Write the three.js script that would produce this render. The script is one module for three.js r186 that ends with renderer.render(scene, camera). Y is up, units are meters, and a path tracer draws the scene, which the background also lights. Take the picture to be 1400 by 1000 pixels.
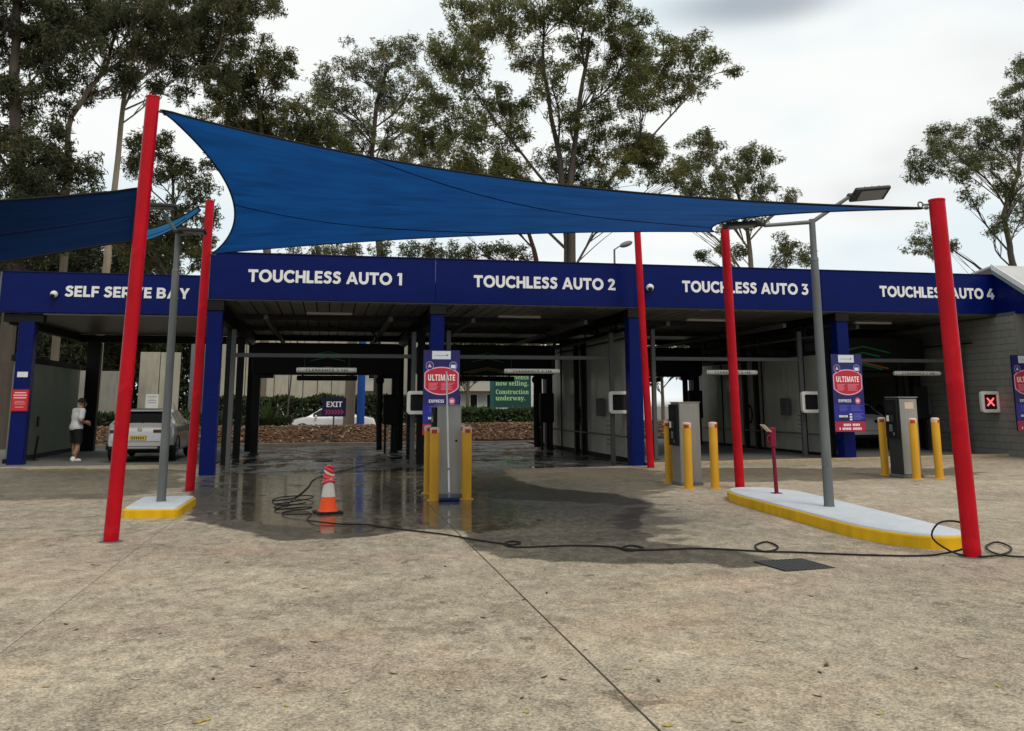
import * as THREE from 'three';
import { mergeGeometries, mergeVertices } from 'three/addons/utils/BufferGeometryUtils.js';
import { RoundedBoxGeometry } from 'three/addons/geometries/RoundedBoxGeometry.js';

// ------------------------------------------------------------------ camera, sky, sun, exposure
const scene = new THREE.Scene();
const FPX = 1244.88, CYP = 330.52, YAW = -0.19845, PITCH = 0.17633, ROLL = -0.00154, EYE = 1.6;   // solved from the building's lines
const camera = new THREE.PerspectiveCamera(2 * Math.atan(500 / FPX) * 180 / Math.PI, 1400 / 1000, 0.1, 2000);
camera.rotation.order = 'YXZ';
camera.rotation.set(PITCH, YAW, ROLL);
camera.position.set(0, EYE, 0);
camera.setViewOffset(1400, 1000, 0, 500 - CYP, 1400, 1000);
camera.updateMatrixWorld(true);
scene.add(camera);

const renderer = new THREE.WebGLRenderer({ antialias: true });
renderer.toneMapping = THREE.LinearToneMapping;
renderer.toneMappingExposure = 1.1;
renderer.shadowMap.enabled = true;

// random numbers and noise
function rng(seed) { let a = seed >>> 0; return () => { a = (a + 0x6D2B79F5) | 0; let t = Math.imul(a ^ (a >>> 15), 1 | a); t = (t + Math.imul(t ^ (t >>> 7), 61 | t)) ^ t; return ((t ^ (t >>> 14)) >>> 0) / 4294967296; }; }
function hash2(x, y) { let h = Math.imul(x | 0, 374761393) + Math.imul(y | 0, 668265263); h = Math.imul(h ^ (h >>> 13), 1274126177); return ((h ^ (h >>> 16)) >>> 0) / 4294967296; }
function vn(x, y) { const xi = Math.floor(x), yi = Math.floor(y); let u = x - xi, v = y - yi; u = u * u * (3 - 2 * u); v = v * v * (3 - 2 * v); const a = hash2(xi, yi), b = hash2(xi + 1, yi), c = hash2(xi, yi + 1), d = hash2(xi + 1, yi + 1); return a + (b - a) * u + (c - a) * v + (a - b - c + d) * u * v; }
function fbm(x, y, n) { let s = 0, a = 0.5, t = 0; for (let i = 0; i < n; i++) { s += a * vn(x, y); t += a; a *= 0.5; x = x * 2.03 + 17.3; y = y * 2.03 + 9.1; } return s / t; }
const clamp = (x, a = 0, b = 1) => Math.min(b, Math.max(a, x)), lerp = (a, b, t) => a + (b - a) * t;
const smooth = (a, b, x) => { const t = clamp((x - a) / (b - a)); return t * t * (3 - 2 * t); };

{ // the overcast sky: bright broken cloud, paler blue low down
  const W = 1024, H = 512, data = new Float32Array(W * H * 4);
  for (let j = 0; j < H; j++) {
    const el = ((j + 0.5) / H - 0.5) * Math.PI, sy = Math.sin(el), cy = Math.cos(el);
    for (let i = 0; i < W; i++) {
      const az = ((i + 0.5) / W - 0.5) * 2 * Math.PI, dx = Math.cos(az) * cy, dz = Math.sin(az) * cy;
      const up = Math.max(sy, 0), k = 1 / (up + 0.22), px = dx * k, pz = dz * k;
      const n1 = fbm(px * 1.3 + 40, pz * 1.3 + 11, 5), n2 = fbm(px * 3.1 + 5, pz * 3.1 + 70, 5), n3 = fbm(px * 0.7 + 3, pz * 0.7 + 91, 3);
      const cloud = smooth(0.38, 0.62, n1 * 0.6 + n2 * 0.4);
      let r = lerp(0.72, 0.885, cloud), g = lerp(0.81, 0.9, cloud), b = lerp(0.85, 0.89, cloud);
      // heavier undersides, one of them the grey bank over the right of the sheds
      const bank = Math.exp(-(((Math.atan2(dx, -dz) - 0.47) / 0.11) ** 2) - (((el - 0.418) / 0.026) ** 2));
      const heavy = clamp(smooth(0.56, 0.78, n3 * 0.7 + n2 * 0.3) * 0.30 + smooth(0.12, 0.8, bank * (0.4 + 1.2 * n2)) * 0.48, 0, 0.6);
      r *= 1 - heavy; g *= 1 - heavy * 0.96; b *= 1 - heavy * 0.88;
      if (sy < 0) { const t = smooth(0, -0.1, sy); r = lerp(r, 0.22, t); g = lerp(g, 0.2, t); b = lerp(b, 0.17, t); }
      const o = (j * W + i) * 4; data[o] = r; data[o + 1] = g; data[o + 2] = b; data[o + 3] = 1;
    }
  }
  const t = new THREE.DataTexture(data, W, H, THREE.RGBAFormat, THREE.FloatType);
  t.mapping = THREE.EquirectangularReflectionMapping; t.magFilter = THREE.LinearFilter; t.minFilter = THREE.LinearFilter; t.needsUpdate = true;
  scene.background = t; scene.environment = t;
}
const sun = new THREE.DirectionalLight(0xfff1de, 1.45);
sun.position.set(14, 40, 12); sun.target.position.set(4, 0, -16); scene.add(sun, sun.target);
sun.castShadow = true; sun.shadow.radius = 40; sun.shadow.mapSize.set(2048, 2048);
Object.assign(sun.shadow.camera, { left: -40, right: 40, top: 40, bottom: -40, near: 1, far: 140 });

// ------------------------------------------------------------------ measuring the photograph: pixel -> direction -> point on the ground or on a plane of known depth
const camM = camera.matrixWorld;
function dirOf(px, py) { return new THREE.Vector3((px - 700) / FPX, -(py - CYP) / FPX, -1).transformDirection(camM); }
const groundY = (x) => 0.0095 * Math.min(26, 0.5 * (x + Math.sqrt(x * x + 0.4)));    // the forecourt climbs a little to the right
function onGround(px, py, lift = 0) { const d = dirOf(px, py); let l = 0, p; for (let k = 0; k < 12; k++) { const t = (l + lift - EYE) / d.y; p = new THREE.Vector3(d.x * t, l + lift, d.z * t); l = groundY(p.x); } return p; }
function atZ(px, py, z) { const d = dirOf(px, py), t = z / d.z; return new THREE.Vector3(d.x * t, EYE + d.y * t, z); }

// ------------------------------------------------------------------ building helpers
const V = (x, y, z) => new THREE.Vector3(x, y, z);
const taken = new Map();
function numbered(name) { const n = taken.get(name) ?? 0; taken.set(name, n + 1); return n ? `${name}_${String(n).padStart(3, '0')}` : name; }
function triUV(g) {   // uv in metres from the dominant axis of each normal
  if (!g.attributes.normal) g.computeVertexNormals();
  const p = g.attributes.position, n = g.attributes.normal, uv = new Float32Array(p.count * 2);
  for (let i = 0; i < p.count; i++) {
    const ax = Math.abs(n.getX(i)), ay = Math.abs(n.getY(i)), az = Math.abs(n.getZ(i)), x = p.getX(i), y = p.getY(i), z = p.getZ(i);
    if (ay >= ax && ay >= az) { uv[2 * i] = x; uv[2 * i + 1] = z; } else if (ax >= az) { uv[2 * i] = z; uv[2 * i + 1] = y; } else { uv[2 * i] = x; uv[2 * i + 1] = y; }
  }
  g.setAttribute('uv', new THREE.BufferAttribute(uv, 2)); return g;
}
function clean(g) { const r = g.index ? g.toNonIndexed() : g; for (const k of Object.keys(r.attributes)) if (!['position', 'normal', 'uv'].includes(k)) r.deleteAttribute(k); return r; }
const join = (list) => list.length === 1 ? list[0] : mergeGeometries(list.map(clean));
function box(x0, x1, y0, y1, z0, z1, r = 0.006) {
  const w = x1 - x0, h = y1 - y0, d = z1 - z0, m = Math.min(w, h, d);
  const g = r > 0 && m > r * 2.2 ? new RoundedBoxGeometry(w, h, d, 1, r) : new THREE.BoxGeometry(w, h, d);
  return g.translate((x0 + x1) / 2, (y0 + y1) / 2, (z0 + z1) / 2);
}
const cbox = (x, y, z, w, h, d, r) => box(x - w / 2, x + w / 2, y - h / 2, y + h / 2, z - d / 2, z + d / 2, r);
function rod(a, b, r0, r1 = r0, seg = 14) {   // a tapered bar between two points
  const d = b.clone().sub(a), g = new THREE.CylinderGeometry(r1, r0, d.length(), seg);
  g.translate(0, d.length() / 2, 0).applyQuaternion(new THREE.Quaternion().setFromUnitVectors(V(0, 1, 0), d.normalize()));
  return g.translate(a.x, a.y, a.z);
}
function bar(a, b, w, h) { const d = b.clone().sub(a), l = d.length(), g = new THREE.BoxGeometry(w, h, l); const m = new THREE.Matrix4().lookAt(b, a, V(0, 1, 0)); g.applyMatrix4(m); const c = a.clone().add(b).multiplyScalar(0.5); return g.translate(c.x, c.y, c.z); }
const tube = (pts, r, n = 40, seg = 8, closed = false) => new THREE.TubeGeometry(new THREE.CatmullRomCurve3(pts, closed, 'centripetal'), n, r, seg, closed);
const lathe = (pts, seg = 28) => new THREE.LatheGeometry(pts.map(([x, y]) => new THREE.Vector2(x, y)), seg);
function shadowed(o) { o.castShadow = true; o.receiveShadow = true; return o; }
function part(parent, name, geos, mat, uv = true) {
  const g = join(Array.isArray(geos) ? geos : [geos]); if (uv) triUV(g);
  const m = shadowed(new THREE.Mesh(g, mat)); m.name = name; parent.add(m); return m;
}
function thing(name, label, category, [x, y, z] = [0, 0, 0], turn = 0, group) {
  const o = new THREE.Group(); o.name = numbered(name); o.position.set(x, y, z); o.rotation.y = turn; o.userData = { label, category }; if (group) o.userData.group = group; scene.add(o); return o;
}
function dup(src, label, [x, y, z], turn, group) {
  const o = src.clone(); o.name = numbered(src.name.replace(/_\d{3}$/, '')); o.position.set(x, y, z); if (turn !== undefined) o.rotation.y = turn; o.userData = { ...src.userData, label }; if (group) o.userData.group = group; scene.add(o); return o;
}
function single(name, label, category, geos, mat, group, uv = true) { const m = part(scene, numbered(name), geos, mat, uv); m.userData = { label, category }; if (group) m.userData.group = group; return m; }
function struct(name, geos, mat, uv = true) { const m = part(scene, numbered(name), geos, mat, uv); m.userData.kind = 'structure'; return m; }

// ------------------------------------------------------------------ textures and materials
function tex(W, H, fn, srgb = false, repeat = 1) {   // fn(u, v, i, j) -> [r, g, b] 0..1
  const d = new Uint8Array(W * H * 4);
  for (let j = 0; j < H; j++) for (let i = 0; i < W; i++) { const c = fn((i + 0.5) / W, (j + 0.5) / H, i, j), o = (j * W + i) * 4; d[o] = clamp(c[0]) * 255; d[o + 1] = clamp(c[1]) * 255; d[o + 2] = clamp(c[2]) * 255; d[o + 3] = 255; }
  const t = new THREE.DataTexture(d, W, H); t.wrapS = t.wrapT = THREE.RepeatWrapping; t.magFilter = THREE.LinearFilter; t.minFilter = THREE.LinearMipmapLinearFilter; t.generateMipmaps = true; if (srgb) t.colorSpace = THREE.SRGBColorSpace; t.repeat.set(repeat, repeat); t.needsUpdate = true; return t;
}
// tileable noise: blends two shifted copies across the seam
function tile(fn, u, v, s) { const a = fn(u * s, v * s), b = fn((u - 1) * s, v * s), c = fn(u * s, (v - 1) * s), d = fn((u - 1) * s, (v - 1) * s); return lerp(lerp(a, b, u), lerp(c, d, u), v); }
const grime = tex(512, 512, (u, v) => { const n = tile((x, y) => fbm(x, y, 5), u, v, 6), m = tile((x, y) => fbm(x * 3 + 50, y, 4), u, v, 14), k = 0.93 + 0.5 * (n - 0.5) * 0.5 + 0.35 * (m - 0.5) * 0.5; return [k, k * 0.995, k * 0.985]; }, false, 0.5);
const streaks = tex(512, 512, (u, v) => { const n = tile((x, y) => fbm(x, y * 0.12, 5), u, v, 22), m = tile((x, y) => fbm(x + 30, y + 9, 5), u, v, 5), k = 0.84 + 0.75 * (n - 0.5) * 0.55 + 0.7 * (m - 0.5) * 0.5; return [k, k * 0.99, k * 0.965]; }, false, 0.4);
const roughTex = tex(256, 256, (u, v) => { const n = tile((x, y) => fbm(x, y, 5), u, v, 9), k = 0.72 + (n - 0.5) * 0.7; return [k, k, k]; }, false, 0.8);
const grainBump = tex(512, 512, (u, v, i, j) => { const n = tile((x, y) => fbm(x, y, 3), u, v, 60), k = 0.5 + (n - 0.5) * 0.8 + (hash2(i, j) - 0.5) * 0.25; return [k, k, k]; }, false, 1);
const poleTex = tex(512, 512, (u, v) => { const n = tile((x, y) => fbm(x, y * 0.2, 5), u, v, 12), m = tile((x, y) => fbm(x + 7, y + 2, 5), u, v, 4), s = smooth(0.63, 0.7, tile((x, y) => fbm(x * 2 + 3, y, 5), u, v, 12)), k = 0.74 + (n - 0.5) * 0.5 + (m - 0.5) * 0.55; return [lerp(k, 0.95, s * 0.5), lerp(k * 0.9, 6, s * 0.12), lerp(k, 4, s * 0.12)]; }, false, 0.6);
const sheetTex = tex(512, 512, (u, v, i, j) => { const n = tile((x, y) => fbm(x, y, 5), u, v, 5), m = tile((x, y) => fbm(x * 0.5 + 20, y + 8, 5), u, v, 26), s = smooth(0.62, 0.7, n) * smooth(0.56, 0.66, m), k = 0.55 + (n - 0.5) * 0.28 + (m - 0.5) * 0.16; return [lerp(k, 1, s * 0.6), lerp(k, 1, s * 0.6), lerp(k, 0.9, s * 0.4)]; }, false, 0.23);
const lin = (r, g, b) => new THREE.Color().setRGB(r, g, b);
const std = (c, rough = 0.6, metal = 0, o = {}) => new THREE.MeshPhysicalMaterial({ color: c, roughness: rough, metalness: metal, map: grime, specularIntensity: 0.4, ...o });
const M = {
  red: std(lin(0.56, 0.006, 0.016), 0.5, 0, { specularIntensity: 0.25, map: poleTex, roughnessMap: roughTex }), darkRed: std(lin(0.19, 0.007, 0.028), 0.5),
  navy: std(lin(0.004, 0.015, 0.165), 0.42, 0, { map: sheetTex, roughnessMap: roughTex, specularIntensity: 0.2 }), navyDeep: std(lin(0.004, 0.006, 0.06), 0.5),
  white: std(lin(0.74, 0.74, 0.72), 0.5), letter: std(lin(0.8, 0.81, 0.82), 0.55), black: std(lin(0.006, 0.006, 0.0065), 0.5), softBlack: std(lin(0.01, 0.01, 0.01), 0.7),
  steelDark: std(lin(0.04, 0.042, 0.044), 0.5, 0.3), galv: std(lin(0.17, 0.185, 0.19), 0.55, 0.35, { map: streaks }), stainless: std(lin(0.36, 0.36, 0.34), 0.42, 0.55, { map: streaks }),
  greyPaint: std(lin(0.09, 0.095, 0.095), 0.55), yellow: std(lin(0.70, 0.37, 0.03), 0.55, 0, { map: streaks }), kerbYellow: std(lin(0.78, 0.46, 0.008), 0.6, 0, { map: streaks }), bandRed: std(lin(0.45, 0.04, 0.02), 0.35), bandWhite: std(lin(0.64, 0.5, 0.36), 0.4),
  panel: std(lin(0.46, 0.465, 0.42), 0.32, 0, { map: streaks, roughnessMap: roughTex }), panelGreen: std(lin(0.17, 0.215, 0.17), 0.35, 0, { map: streaks }), lining: std(lin(0.20, 0.195, 0.17), 0.38, 0.25, { map: streaks }),
  block: std(lin(0.21, 0.21, 0.19), 0.8, 0, { map: grime, bumpMap: grainBump, bumpScale: 0.001 }), mortar: std(lin(0.1, 0.1, 0.095), 0.95),
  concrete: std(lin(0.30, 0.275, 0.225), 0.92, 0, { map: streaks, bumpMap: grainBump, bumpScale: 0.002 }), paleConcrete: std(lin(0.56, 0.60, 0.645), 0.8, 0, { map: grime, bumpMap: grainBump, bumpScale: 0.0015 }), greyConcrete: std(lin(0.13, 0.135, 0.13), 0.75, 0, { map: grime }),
  thresh: std(lin(0.46, 0.36, 0.22), 0.85, 0, { map: streaks }), roof: std(lin(0.5, 0.5, 0.5), 0.5), barge: std(lin(0.72, 0.73, 0.74), 0.45), bargeGrey: std(lin(0.16, 0.2, 0.23), 0.6),
  rubber: std(lin(0.012, 0.011, 0.011), 0.55), joint: std(lin(0.035, 0.03, 0.022), 0.95), glassDark: std(lin(0.012, 0.014, 0.016), 0.06), screen: std(lin(0.018, 0.02, 0.022), 0.12),
  orange: std(lin(0.85, 0.085, 0.018), 0.5), coneWhite: std(lin(0.55, 0.53, 0.5), 0.5), pink: std(lin(0.75, 0.08, 0.11), 0.45),
  green: std(lin(0.02, 0.22, 0.07), 0.4), orangeTrim: std(lin(0.45, 0.13, 0.02), 0.4), blue: std(lin(0.01, 0.06, 0.3), 0.5), beige: std(lin(0.54, 0.50, 0.40), 0.85, 0, { map: streaks }), grey: std(lin(0.24, 0.25, 0.26), 0.7),
  bark: std(lin(0.19, 0.155, 0.12), 0.9, 0, { map: streaks }), barkPale: std(lin(0.33, 0.28, 0.21), 0.88, 0, { map: streaks }), barkDark: std(lin(0.10, 0.082, 0.068), 0.92, 0, { map: streaks }),
};
function printMat(W, H, draw, rough = 0.45) {   // flat print
  const c = document.createElement('canvas'); c.width = W; c.height = H; const x = c.getContext('2d'); draw(x, W, H);
  const t = new THREE.CanvasTexture(c); t.colorSpace = THREE.SRGBColorSpace; return new THREE.MeshStandardMaterial({ map: t, roughness: rough });
}
function printPlane(parent, name, w, h, x, y, z, mat) { const m = shadowed(new THREE.Mesh(new THREE.PlaneGeometry(w, h), mat)); m.name = name; m.position.set(x, y, z); parent.add(m); return m; }

// cut-out capitals: heavy geometric sans, cap height 1
const LW = 0.2;
function strokeShape(pts, w = LW) {
  const L = [], Rr = [], n = pts.length;
  for (let i = 0; i < n; i++) {
    const a = pts[Math.max(0, i - 1)], b = pts[Math.min(n - 1, i + 1)], p = pts[i];
    const d1 = i > 0 ? [p[0] - a[0], p[1] - a[1]] : [b[0] - p[0], b[1] - p[1]], d2 = i < n - 1 ? [b[0] - p[0], b[1] - p[1]] : d1;
    const n1 = Math.hypot(...d1), n2 = Math.hypot(...d2), u = [-d1[1] / n1, d1[0] / n1], v = [-d2[1] / n2, d2[0] / n2];
    let m = [u[0] + v[0], u[1] + v[1]]; const ml = Math.hypot(...m); m = [m[0] / ml, m[1] / ml]; const k = Math.min(1.6, 1 / Math.max(0.3, m[0] * u[0] + m[1] * u[1])) * w / 2;
    L.push(new THREE.Vector2(p[0] + m[0] * k, p[1] + m[1] * k)); Rr.push(new THREE.Vector2(p[0] - m[0] * k, p[1] - m[1] * k));
  }
  return new THREE.Shape([...L, ...Rr.reverse()]);
}
const poly = (...f) => { const o = []; for (let i = 0; i < f.length; i += 2) o.push(new THREE.Vector2(f[i], f[i + 1])); return o; };
const arc = (cx, cy, rx, ry, a0, a1, n = 16) => Array.from({ length: n + 1 }, (_, i) => { const a = (a0 + (a1 - a0) * i / n) * Math.PI / 180; return [cx + rx * Math.cos(a), cy + ry * Math.sin(a)]; });
const v2 = (a) => a.map(([x, y]) => new THREE.Vector2(x, y));
const spline = (a, n = 40) => new THREE.SplineCurve(v2(a)).getPoints(n).map((p) => [p.x, p.y]);
const holed = (o, ...h) => { const s = new THREE.Shape(o); for (const q of h) s.holes.push(new THREE.Path(q)); return s; };
const GLYPH = {
  T: [0.78, () => new THREE.Shape(poly(0, 1, 0, .8, .29, .8, .29, 0, .49, 0, .49, .8, .78, .8, .78, 1))],
  H: [0.8, () => new THREE.Shape(poly(0, 0, .2, 0, .2, .4, .6, .4, .6, 0, .8, 0, .8, 1, .6, 1, .6, .6, .2, .6, .2, 1, 0, 1))],
  L: [0.6, () => new THREE.Shape(poly(0, 0, .58, 0, .58, .2, .2, .2, .2, 1, 0, 1))],
  E: [0.64, () => new THREE.Shape(poly(0, 0, .62, 0, .62, .19, .2, .19, .2, .41, .56, .41, .56, .59, .2, .59, .2, .81, .61, .81, .61, 1, 0, 1))],
  F: [0.62, () => new THREE.Shape(poly(0, 0, .2, 0, .2, .38, .56, .38, .56, .57, .2, .57, .2, .81, .61, .81, .61, 1, 0, 1))],
  O: [1.04, () => holed(v2(arc(.52, .5, .52, .515, 0, 350, 40)), v2(arc(.52, .5, .31, .315, 0, 350, 40)))],
  C: [0.9, () => strokeShape(arc(.52, .5, .415, .415, 42, 318, 36), .205)],
  U: [0.8, () => strokeShape([[.1, 1], [.1, .6], ...arc(.4, .4, .3, .305, 180, 360, 20), [.7, .6], [.7, 1]])],
  S: [0.68, () => strokeShape(spline([[.59, .80], [.47, .89], [.32, .905], [.17, .85], [.13, .73], [.22, .61], [.36, .54], [.5, .46], [.55, .31], [.47, .15], [.32, .095], [.16, .115], [.04, .21]]), .195)],
  A: [0.98, () => holed(poly(0, 0, .21, 0, .29, .2, .69, .2, .77, 0, .98, 0, .59, 1, .39, 1), poly(.36, .38, .49, .71, .62, .38))],
  V: [0.92, () => new THREE.Shape(poly(0, 1, .22, 1, .46, .3, .7, 1, .92, 1, .56, 0, .36, 0))],
  Y: [0.86, () => new THREE.Shape(poly(0, 1, .24, 1, .43, .6, .62, 1, .86, 1, .53, .38, .53, 0, .33, 0, .33, .38))],
  R: [0.8, () => holed([...poly(0, 0, .2, 0, .2, .31, .34, .31, .54, 0, .78, 0), ...poly(.54, .36), ...v2(arc(.42, .665, .36, .335, -50, 90, 14)), ...poly(0, 1)], [...poly(.2, .5, .2, .82, .4, .82), ...v2(arc(.42, .66, .15, .16, 80, -80, 8))])],
  B: [0.8, () => holed([...poly(0, 0), ...v2(arc(.44, .285, .34, .285, -90, 48, 12)), ...v2(arc(.41, .745, .32, .255, -42, 90, 12)), ...poly(0, 1)], poly(.2, .18, .2, .42, .46, .42, .55, .36, .55, .24, .46, .18), poly(.2, .6, .2, .82, .42, .82, .51, .76, .51, .66, .42, .6))],
  1: [0.46, () => new THREE.Shape(poly(.1, 1, 0, .8, .2, .8, .2, 0, .41, 0, .41, 1))],
  2: [0.7, () => strokeShape([...spline([[.07, .76], [.17, .87], [.32, .905], [.48, .85], [.53, .71], [.46, .56]], 20), [.12, .1], [.68, .1]], .2)],
  3: [0.68, () => strokeShape([[.05, .9], [.54, .9], [.3, .58], ...spline([[.42, .56], [.55, .46], [.56, .26], [.42, .11], [.27, .095], [.12, .12], [.03, .2]], 20)], .19)],
  4: [0.86, () => new THREE.Shape(poly(.5, 0, .7, 0, .7, .2, .84, .2, .84, .38, .7, .38, .7, .58, .5, .58, .5, .38, .26, .38, .68, 1, .42, 1, 0, .36, 0, .2, .5, .2))],
};
function lettering(text, width, height, depth) {
  let x = 0; const gs = [];
  for (const ch of text) { if (ch === ' ') { x += 0.36; continue; } const [adv, f] = GLYPH[ch]; gs.push(new THREE.ExtrudeGeometry(f(), { depth: 1, bevelEnabled: true, bevelSize: 0.018, bevelThickness: 0.05, bevelSegments: 1, curveSegments: 4 }).translate(x, 0, 0.05)); x += adv + 0.1; }
  return join(gs).scale(width / (x - 0.1), height, depth);
}

// ------------------------------------------------------------------ the ground
const gridMask = (polys, blur) => {   // outlines traced on the photograph's ground -> soft mask in ground metres
  const x0 = -14, z0 = -36, nx = 700, nz = 680, s = 0.05, a = new Float32Array(nx * nz);
  for (const pg of polys) {
    const q = pg.map(([px, py]) => { const p = onGround(px, py); return [p.x, p.z]; });
    for (let j = 0; j < nz; j++) { const z = z0 + (j + 0.5) * s; for (let i = 0; i < nx; i++) { const x = x0 + (i + 0.5) * s; let c = false; for (let k = 0, m = q.length - 1; k < q.length; m = k++) if ((q[k][1] > z) !== (q[m][1] > z) && x < (q[m][0] - q[k][0]) * (z - q[k][1]) / (q[m][1] - q[k][1]) + q[k][0]) c = !c; if (c) a[j * nx + i] = 1; } }
  }
  let b = a; for (let pass = 0; pass < 3; pass++) { const o = new Float32Array(nx * nz), r = blur; for (let j = 0; j < nz; j++) { let sum = 0; for (let i = -r; i < nx; i++) { sum += i + r < nx ? b[j * nx + Math.max(0, i + r)] : 0; if (i - r - 1 >= 0) sum -= b[j * nx + i - r - 1]; if (i >= 0) o[j * nx + i] = sum / (2 * r + 1); } } const o2 = new Float32Array(nx * nz); for (let i = 0; i < nx; i++) { let sum = 0; for (let j = -r; j < nz; j++) { sum += j + r < nz ? o[Math.max(0, j + r) * nx + i] : 0; if (j - r - 1 >= 0) sum -= o[(j - r - 1) * nx + i]; if (j >= 0) o2[j * nx + i] = sum / (2 * r + 1); } } b = o2; }
  return (x, z) => { const u = (x - x0) / s - 0.5, v = (z - z0) / s - 0.5, i = Math.floor(u), j = Math.floor(v); if (i < 0 || j < 0 || i >= nx - 1 || j >= nz - 1) return 0; const f = u - i, g = v - j, k = j * nx + i; return lerp(lerp(b[k], b[k + 1], f), lerp(b[k + nx], b[k + nx + 1], f), g); };
};
const wetMask = gridMask([[[262, 652], [262, 690], [256, 712], [330, 722], [370, 736], [440, 739], [520, 734], [590, 725], [625, 724], [655, 748], [690, 764], [790, 770], [880, 774], [960, 768], [1020, 774], [1052, 768], [1034, 758], [960, 749], [890, 740], [868, 722], [880, 704], [886, 688], [840, 674], [750, 669], [705, 657], [690, 641], [560, 640], [420, 640], [300, 646]]], 3);
const poolMask = gridMask([[[286, 662], [296, 700], [380, 722], [440, 736], [520, 730], [600, 718], [645, 724], [700, 726], [760, 716], [700, 690], [652, 672], [648, 644], [560, 641], [420, 641], [300, 648]], [[680, 752], [760, 757], [900, 752], [1000, 762], [900, 768], [760, 766]]], 4);
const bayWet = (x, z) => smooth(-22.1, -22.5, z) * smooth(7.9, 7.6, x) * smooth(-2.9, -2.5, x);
const stainMask = gridMask([[[-40, 641], [255, 642], [250, 660], [200, 676], [150, 681], [-60, 686]], [[930, 640], [1320, 640], [1330, 649], [1150, 657], [960, 660], [900, 652]], [[845, 660], [905, 664], [880, 690], [930, 720], [960, 748], [900, 742], [840, 720]], [[640, 640], [892, 640], [905, 666], [850, 690], [640, 680]]], 6);
const grateSpot = onGround(1085, 773);
function ground(x, z, out) {   // what the concrete is made of at a point: colour, roughness, relief
  const big = fbm(x * 0.35 + 7, z * 0.32 + 3, 4), mid = fbm(x * 1.9, z * 1.5 + 40, 4), fine = fbm(x * 13 + 3, z * 9, 3), blot = fbm(x * 1.0 + 60, z * 0.9 + 8, 4);
  const grain = vn(x * 75, z * 75), g2 = vn(x * 165 + 9, z * 165), speck = hash2(Math.floor(x * 150), Math.floor(z * 150));
  const scale = fbm(x * 9 + 15, z * 5.5 + 2, 4), rub = 1 - Math.abs(fbm(x * 2.6 + z * 0.9 + 44, z * 4 - x * 0.5 + 6, 4) * 2 - 1);
  const calm = lerp(1, 0.55, smooth(1.2, 2.4, x));
  let k = 1 + (big - 0.5) * 0.3 + (mid - 0.5) * 0.26 * calm + (fine - 0.5) * 0.55 + (grain - 0.5) * 0.72 + (g2 - 0.5) * 0.55 + calm * (smooth(0.54, 0.64, scale) * 0.11 - smooth(0.44, 0.34, scale) * 0.12 + smooth(0.93, 0.995, rub) * 0.12);
  if (speck > 0.955) k *= 1.35; else if (speck < 0.07) k *= 0.6;
  const sweep = smooth(0.56, 0.72, fbm(x * 0.5 + z * 0.2 + 90, z * 1.4 + 20, 4)); k *= 1 + sweep * 0.16;       // pale worn bands across the slabs
  const soil = smooth(0.54, 0.75, blot); k *= 1 - soil * 0.09;
  let r = 0.325 * k, g = 0.279 * k, b = 0.205 * k;
  const pinkish = smooth(0.5, 0.7, fbm(x * 0.8 + 130, z * 1.2 + 54, 4)); g *= 1 - pinkish * 0.05; b *= 1 - pinkish * 0.03;
  const rust = smooth(0.6, 0.78, fbm(x * 1.1 + 200, z * 1.6 + 77, 4)) * 0.35; g *= 1 - rust * 0.16; b *= 1 - rust * 0.24;
  const spill = smooth(0.68, 0.74, fbm(x * 2.2 + 5, z * 2.6 + 300, 5)); r *= 1 - spill * 0.2; g *= 1 - spill * 0.21; b *= 1 - spill * 0.22;
  const scratch = smooth(0.975, 0.998, 1 - Math.abs(fbm(x * 0.8 + z * 0.35 + 12, z * 2.2 - x * 0.25 + 70, 3) * 2 - 1)); r *= 1 + scratch * 0.16; g *= 1 + scratch * 0.16; b *= 1 + scratch * 0.17;
  const drip = smooth(0.765, 0.80, fbm(x * 5 + 400, z * 4 + 21, 4)); r *= 1 - drip * 0.42; g *= 1 - drip * 0.43; b *= 1 - drip * 0.44;
  // stained and damp concrete in front of the bays
  const st = stainMask(x, z), edge = (fbm(x * 2.1 + 11, z * 2.6, 4) - 0.5);
  const damp = smooth(0.24, 0.62, st * 0.95 + edge * 1.1 * (st > 0.01 ? 1 : 0));
  r *= 1 - damp * 0.6; g *= 1 - damp * 0.6; b *= 1 - damp * 0.63;
  const wm = wetMask(x, z), e2 = (fbm(x * 2.3 + 31, z * 2.3 + 5, 6) - 0.5) * 1.15 * (wm > 0.01 ? 1 : 0);
  const bw = bayWet(x, z), wet = Math.max(smooth(0.34, 0.6, wm + e2) * (0.82 + 0.18 * smooth(0.4, 0.6, fine)), bw * smooth(0.25, 0.45, fbm(x * 0.8 + 4, z * 1.1 + 60, 4)));
  const pm = Math.max(poolMask(x, z), bw * 0.62), pool = smooth(0.42, 0.66, pm * 0.8 + ((fbm(x * 1.6 + 71, z * 1.5 + 15, 5) - 0.5) * 1.5 + (fbm(x * 6 + 9, z * 3 + 33, 4) - 0.5) * 0.8) * (pm > 0.02 ? 1 : 0));
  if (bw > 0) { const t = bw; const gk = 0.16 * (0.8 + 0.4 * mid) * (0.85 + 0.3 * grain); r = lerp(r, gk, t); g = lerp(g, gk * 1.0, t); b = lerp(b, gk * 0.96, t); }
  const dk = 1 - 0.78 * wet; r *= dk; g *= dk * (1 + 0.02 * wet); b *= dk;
  let rough = 0.93 - damp * 0.3; rough = lerp(rough, 0.34 + (fine - 0.5) * 0.3, wet); rough = lerp(rough, 0.06 + 0.06 * mid, pool * wet);
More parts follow.
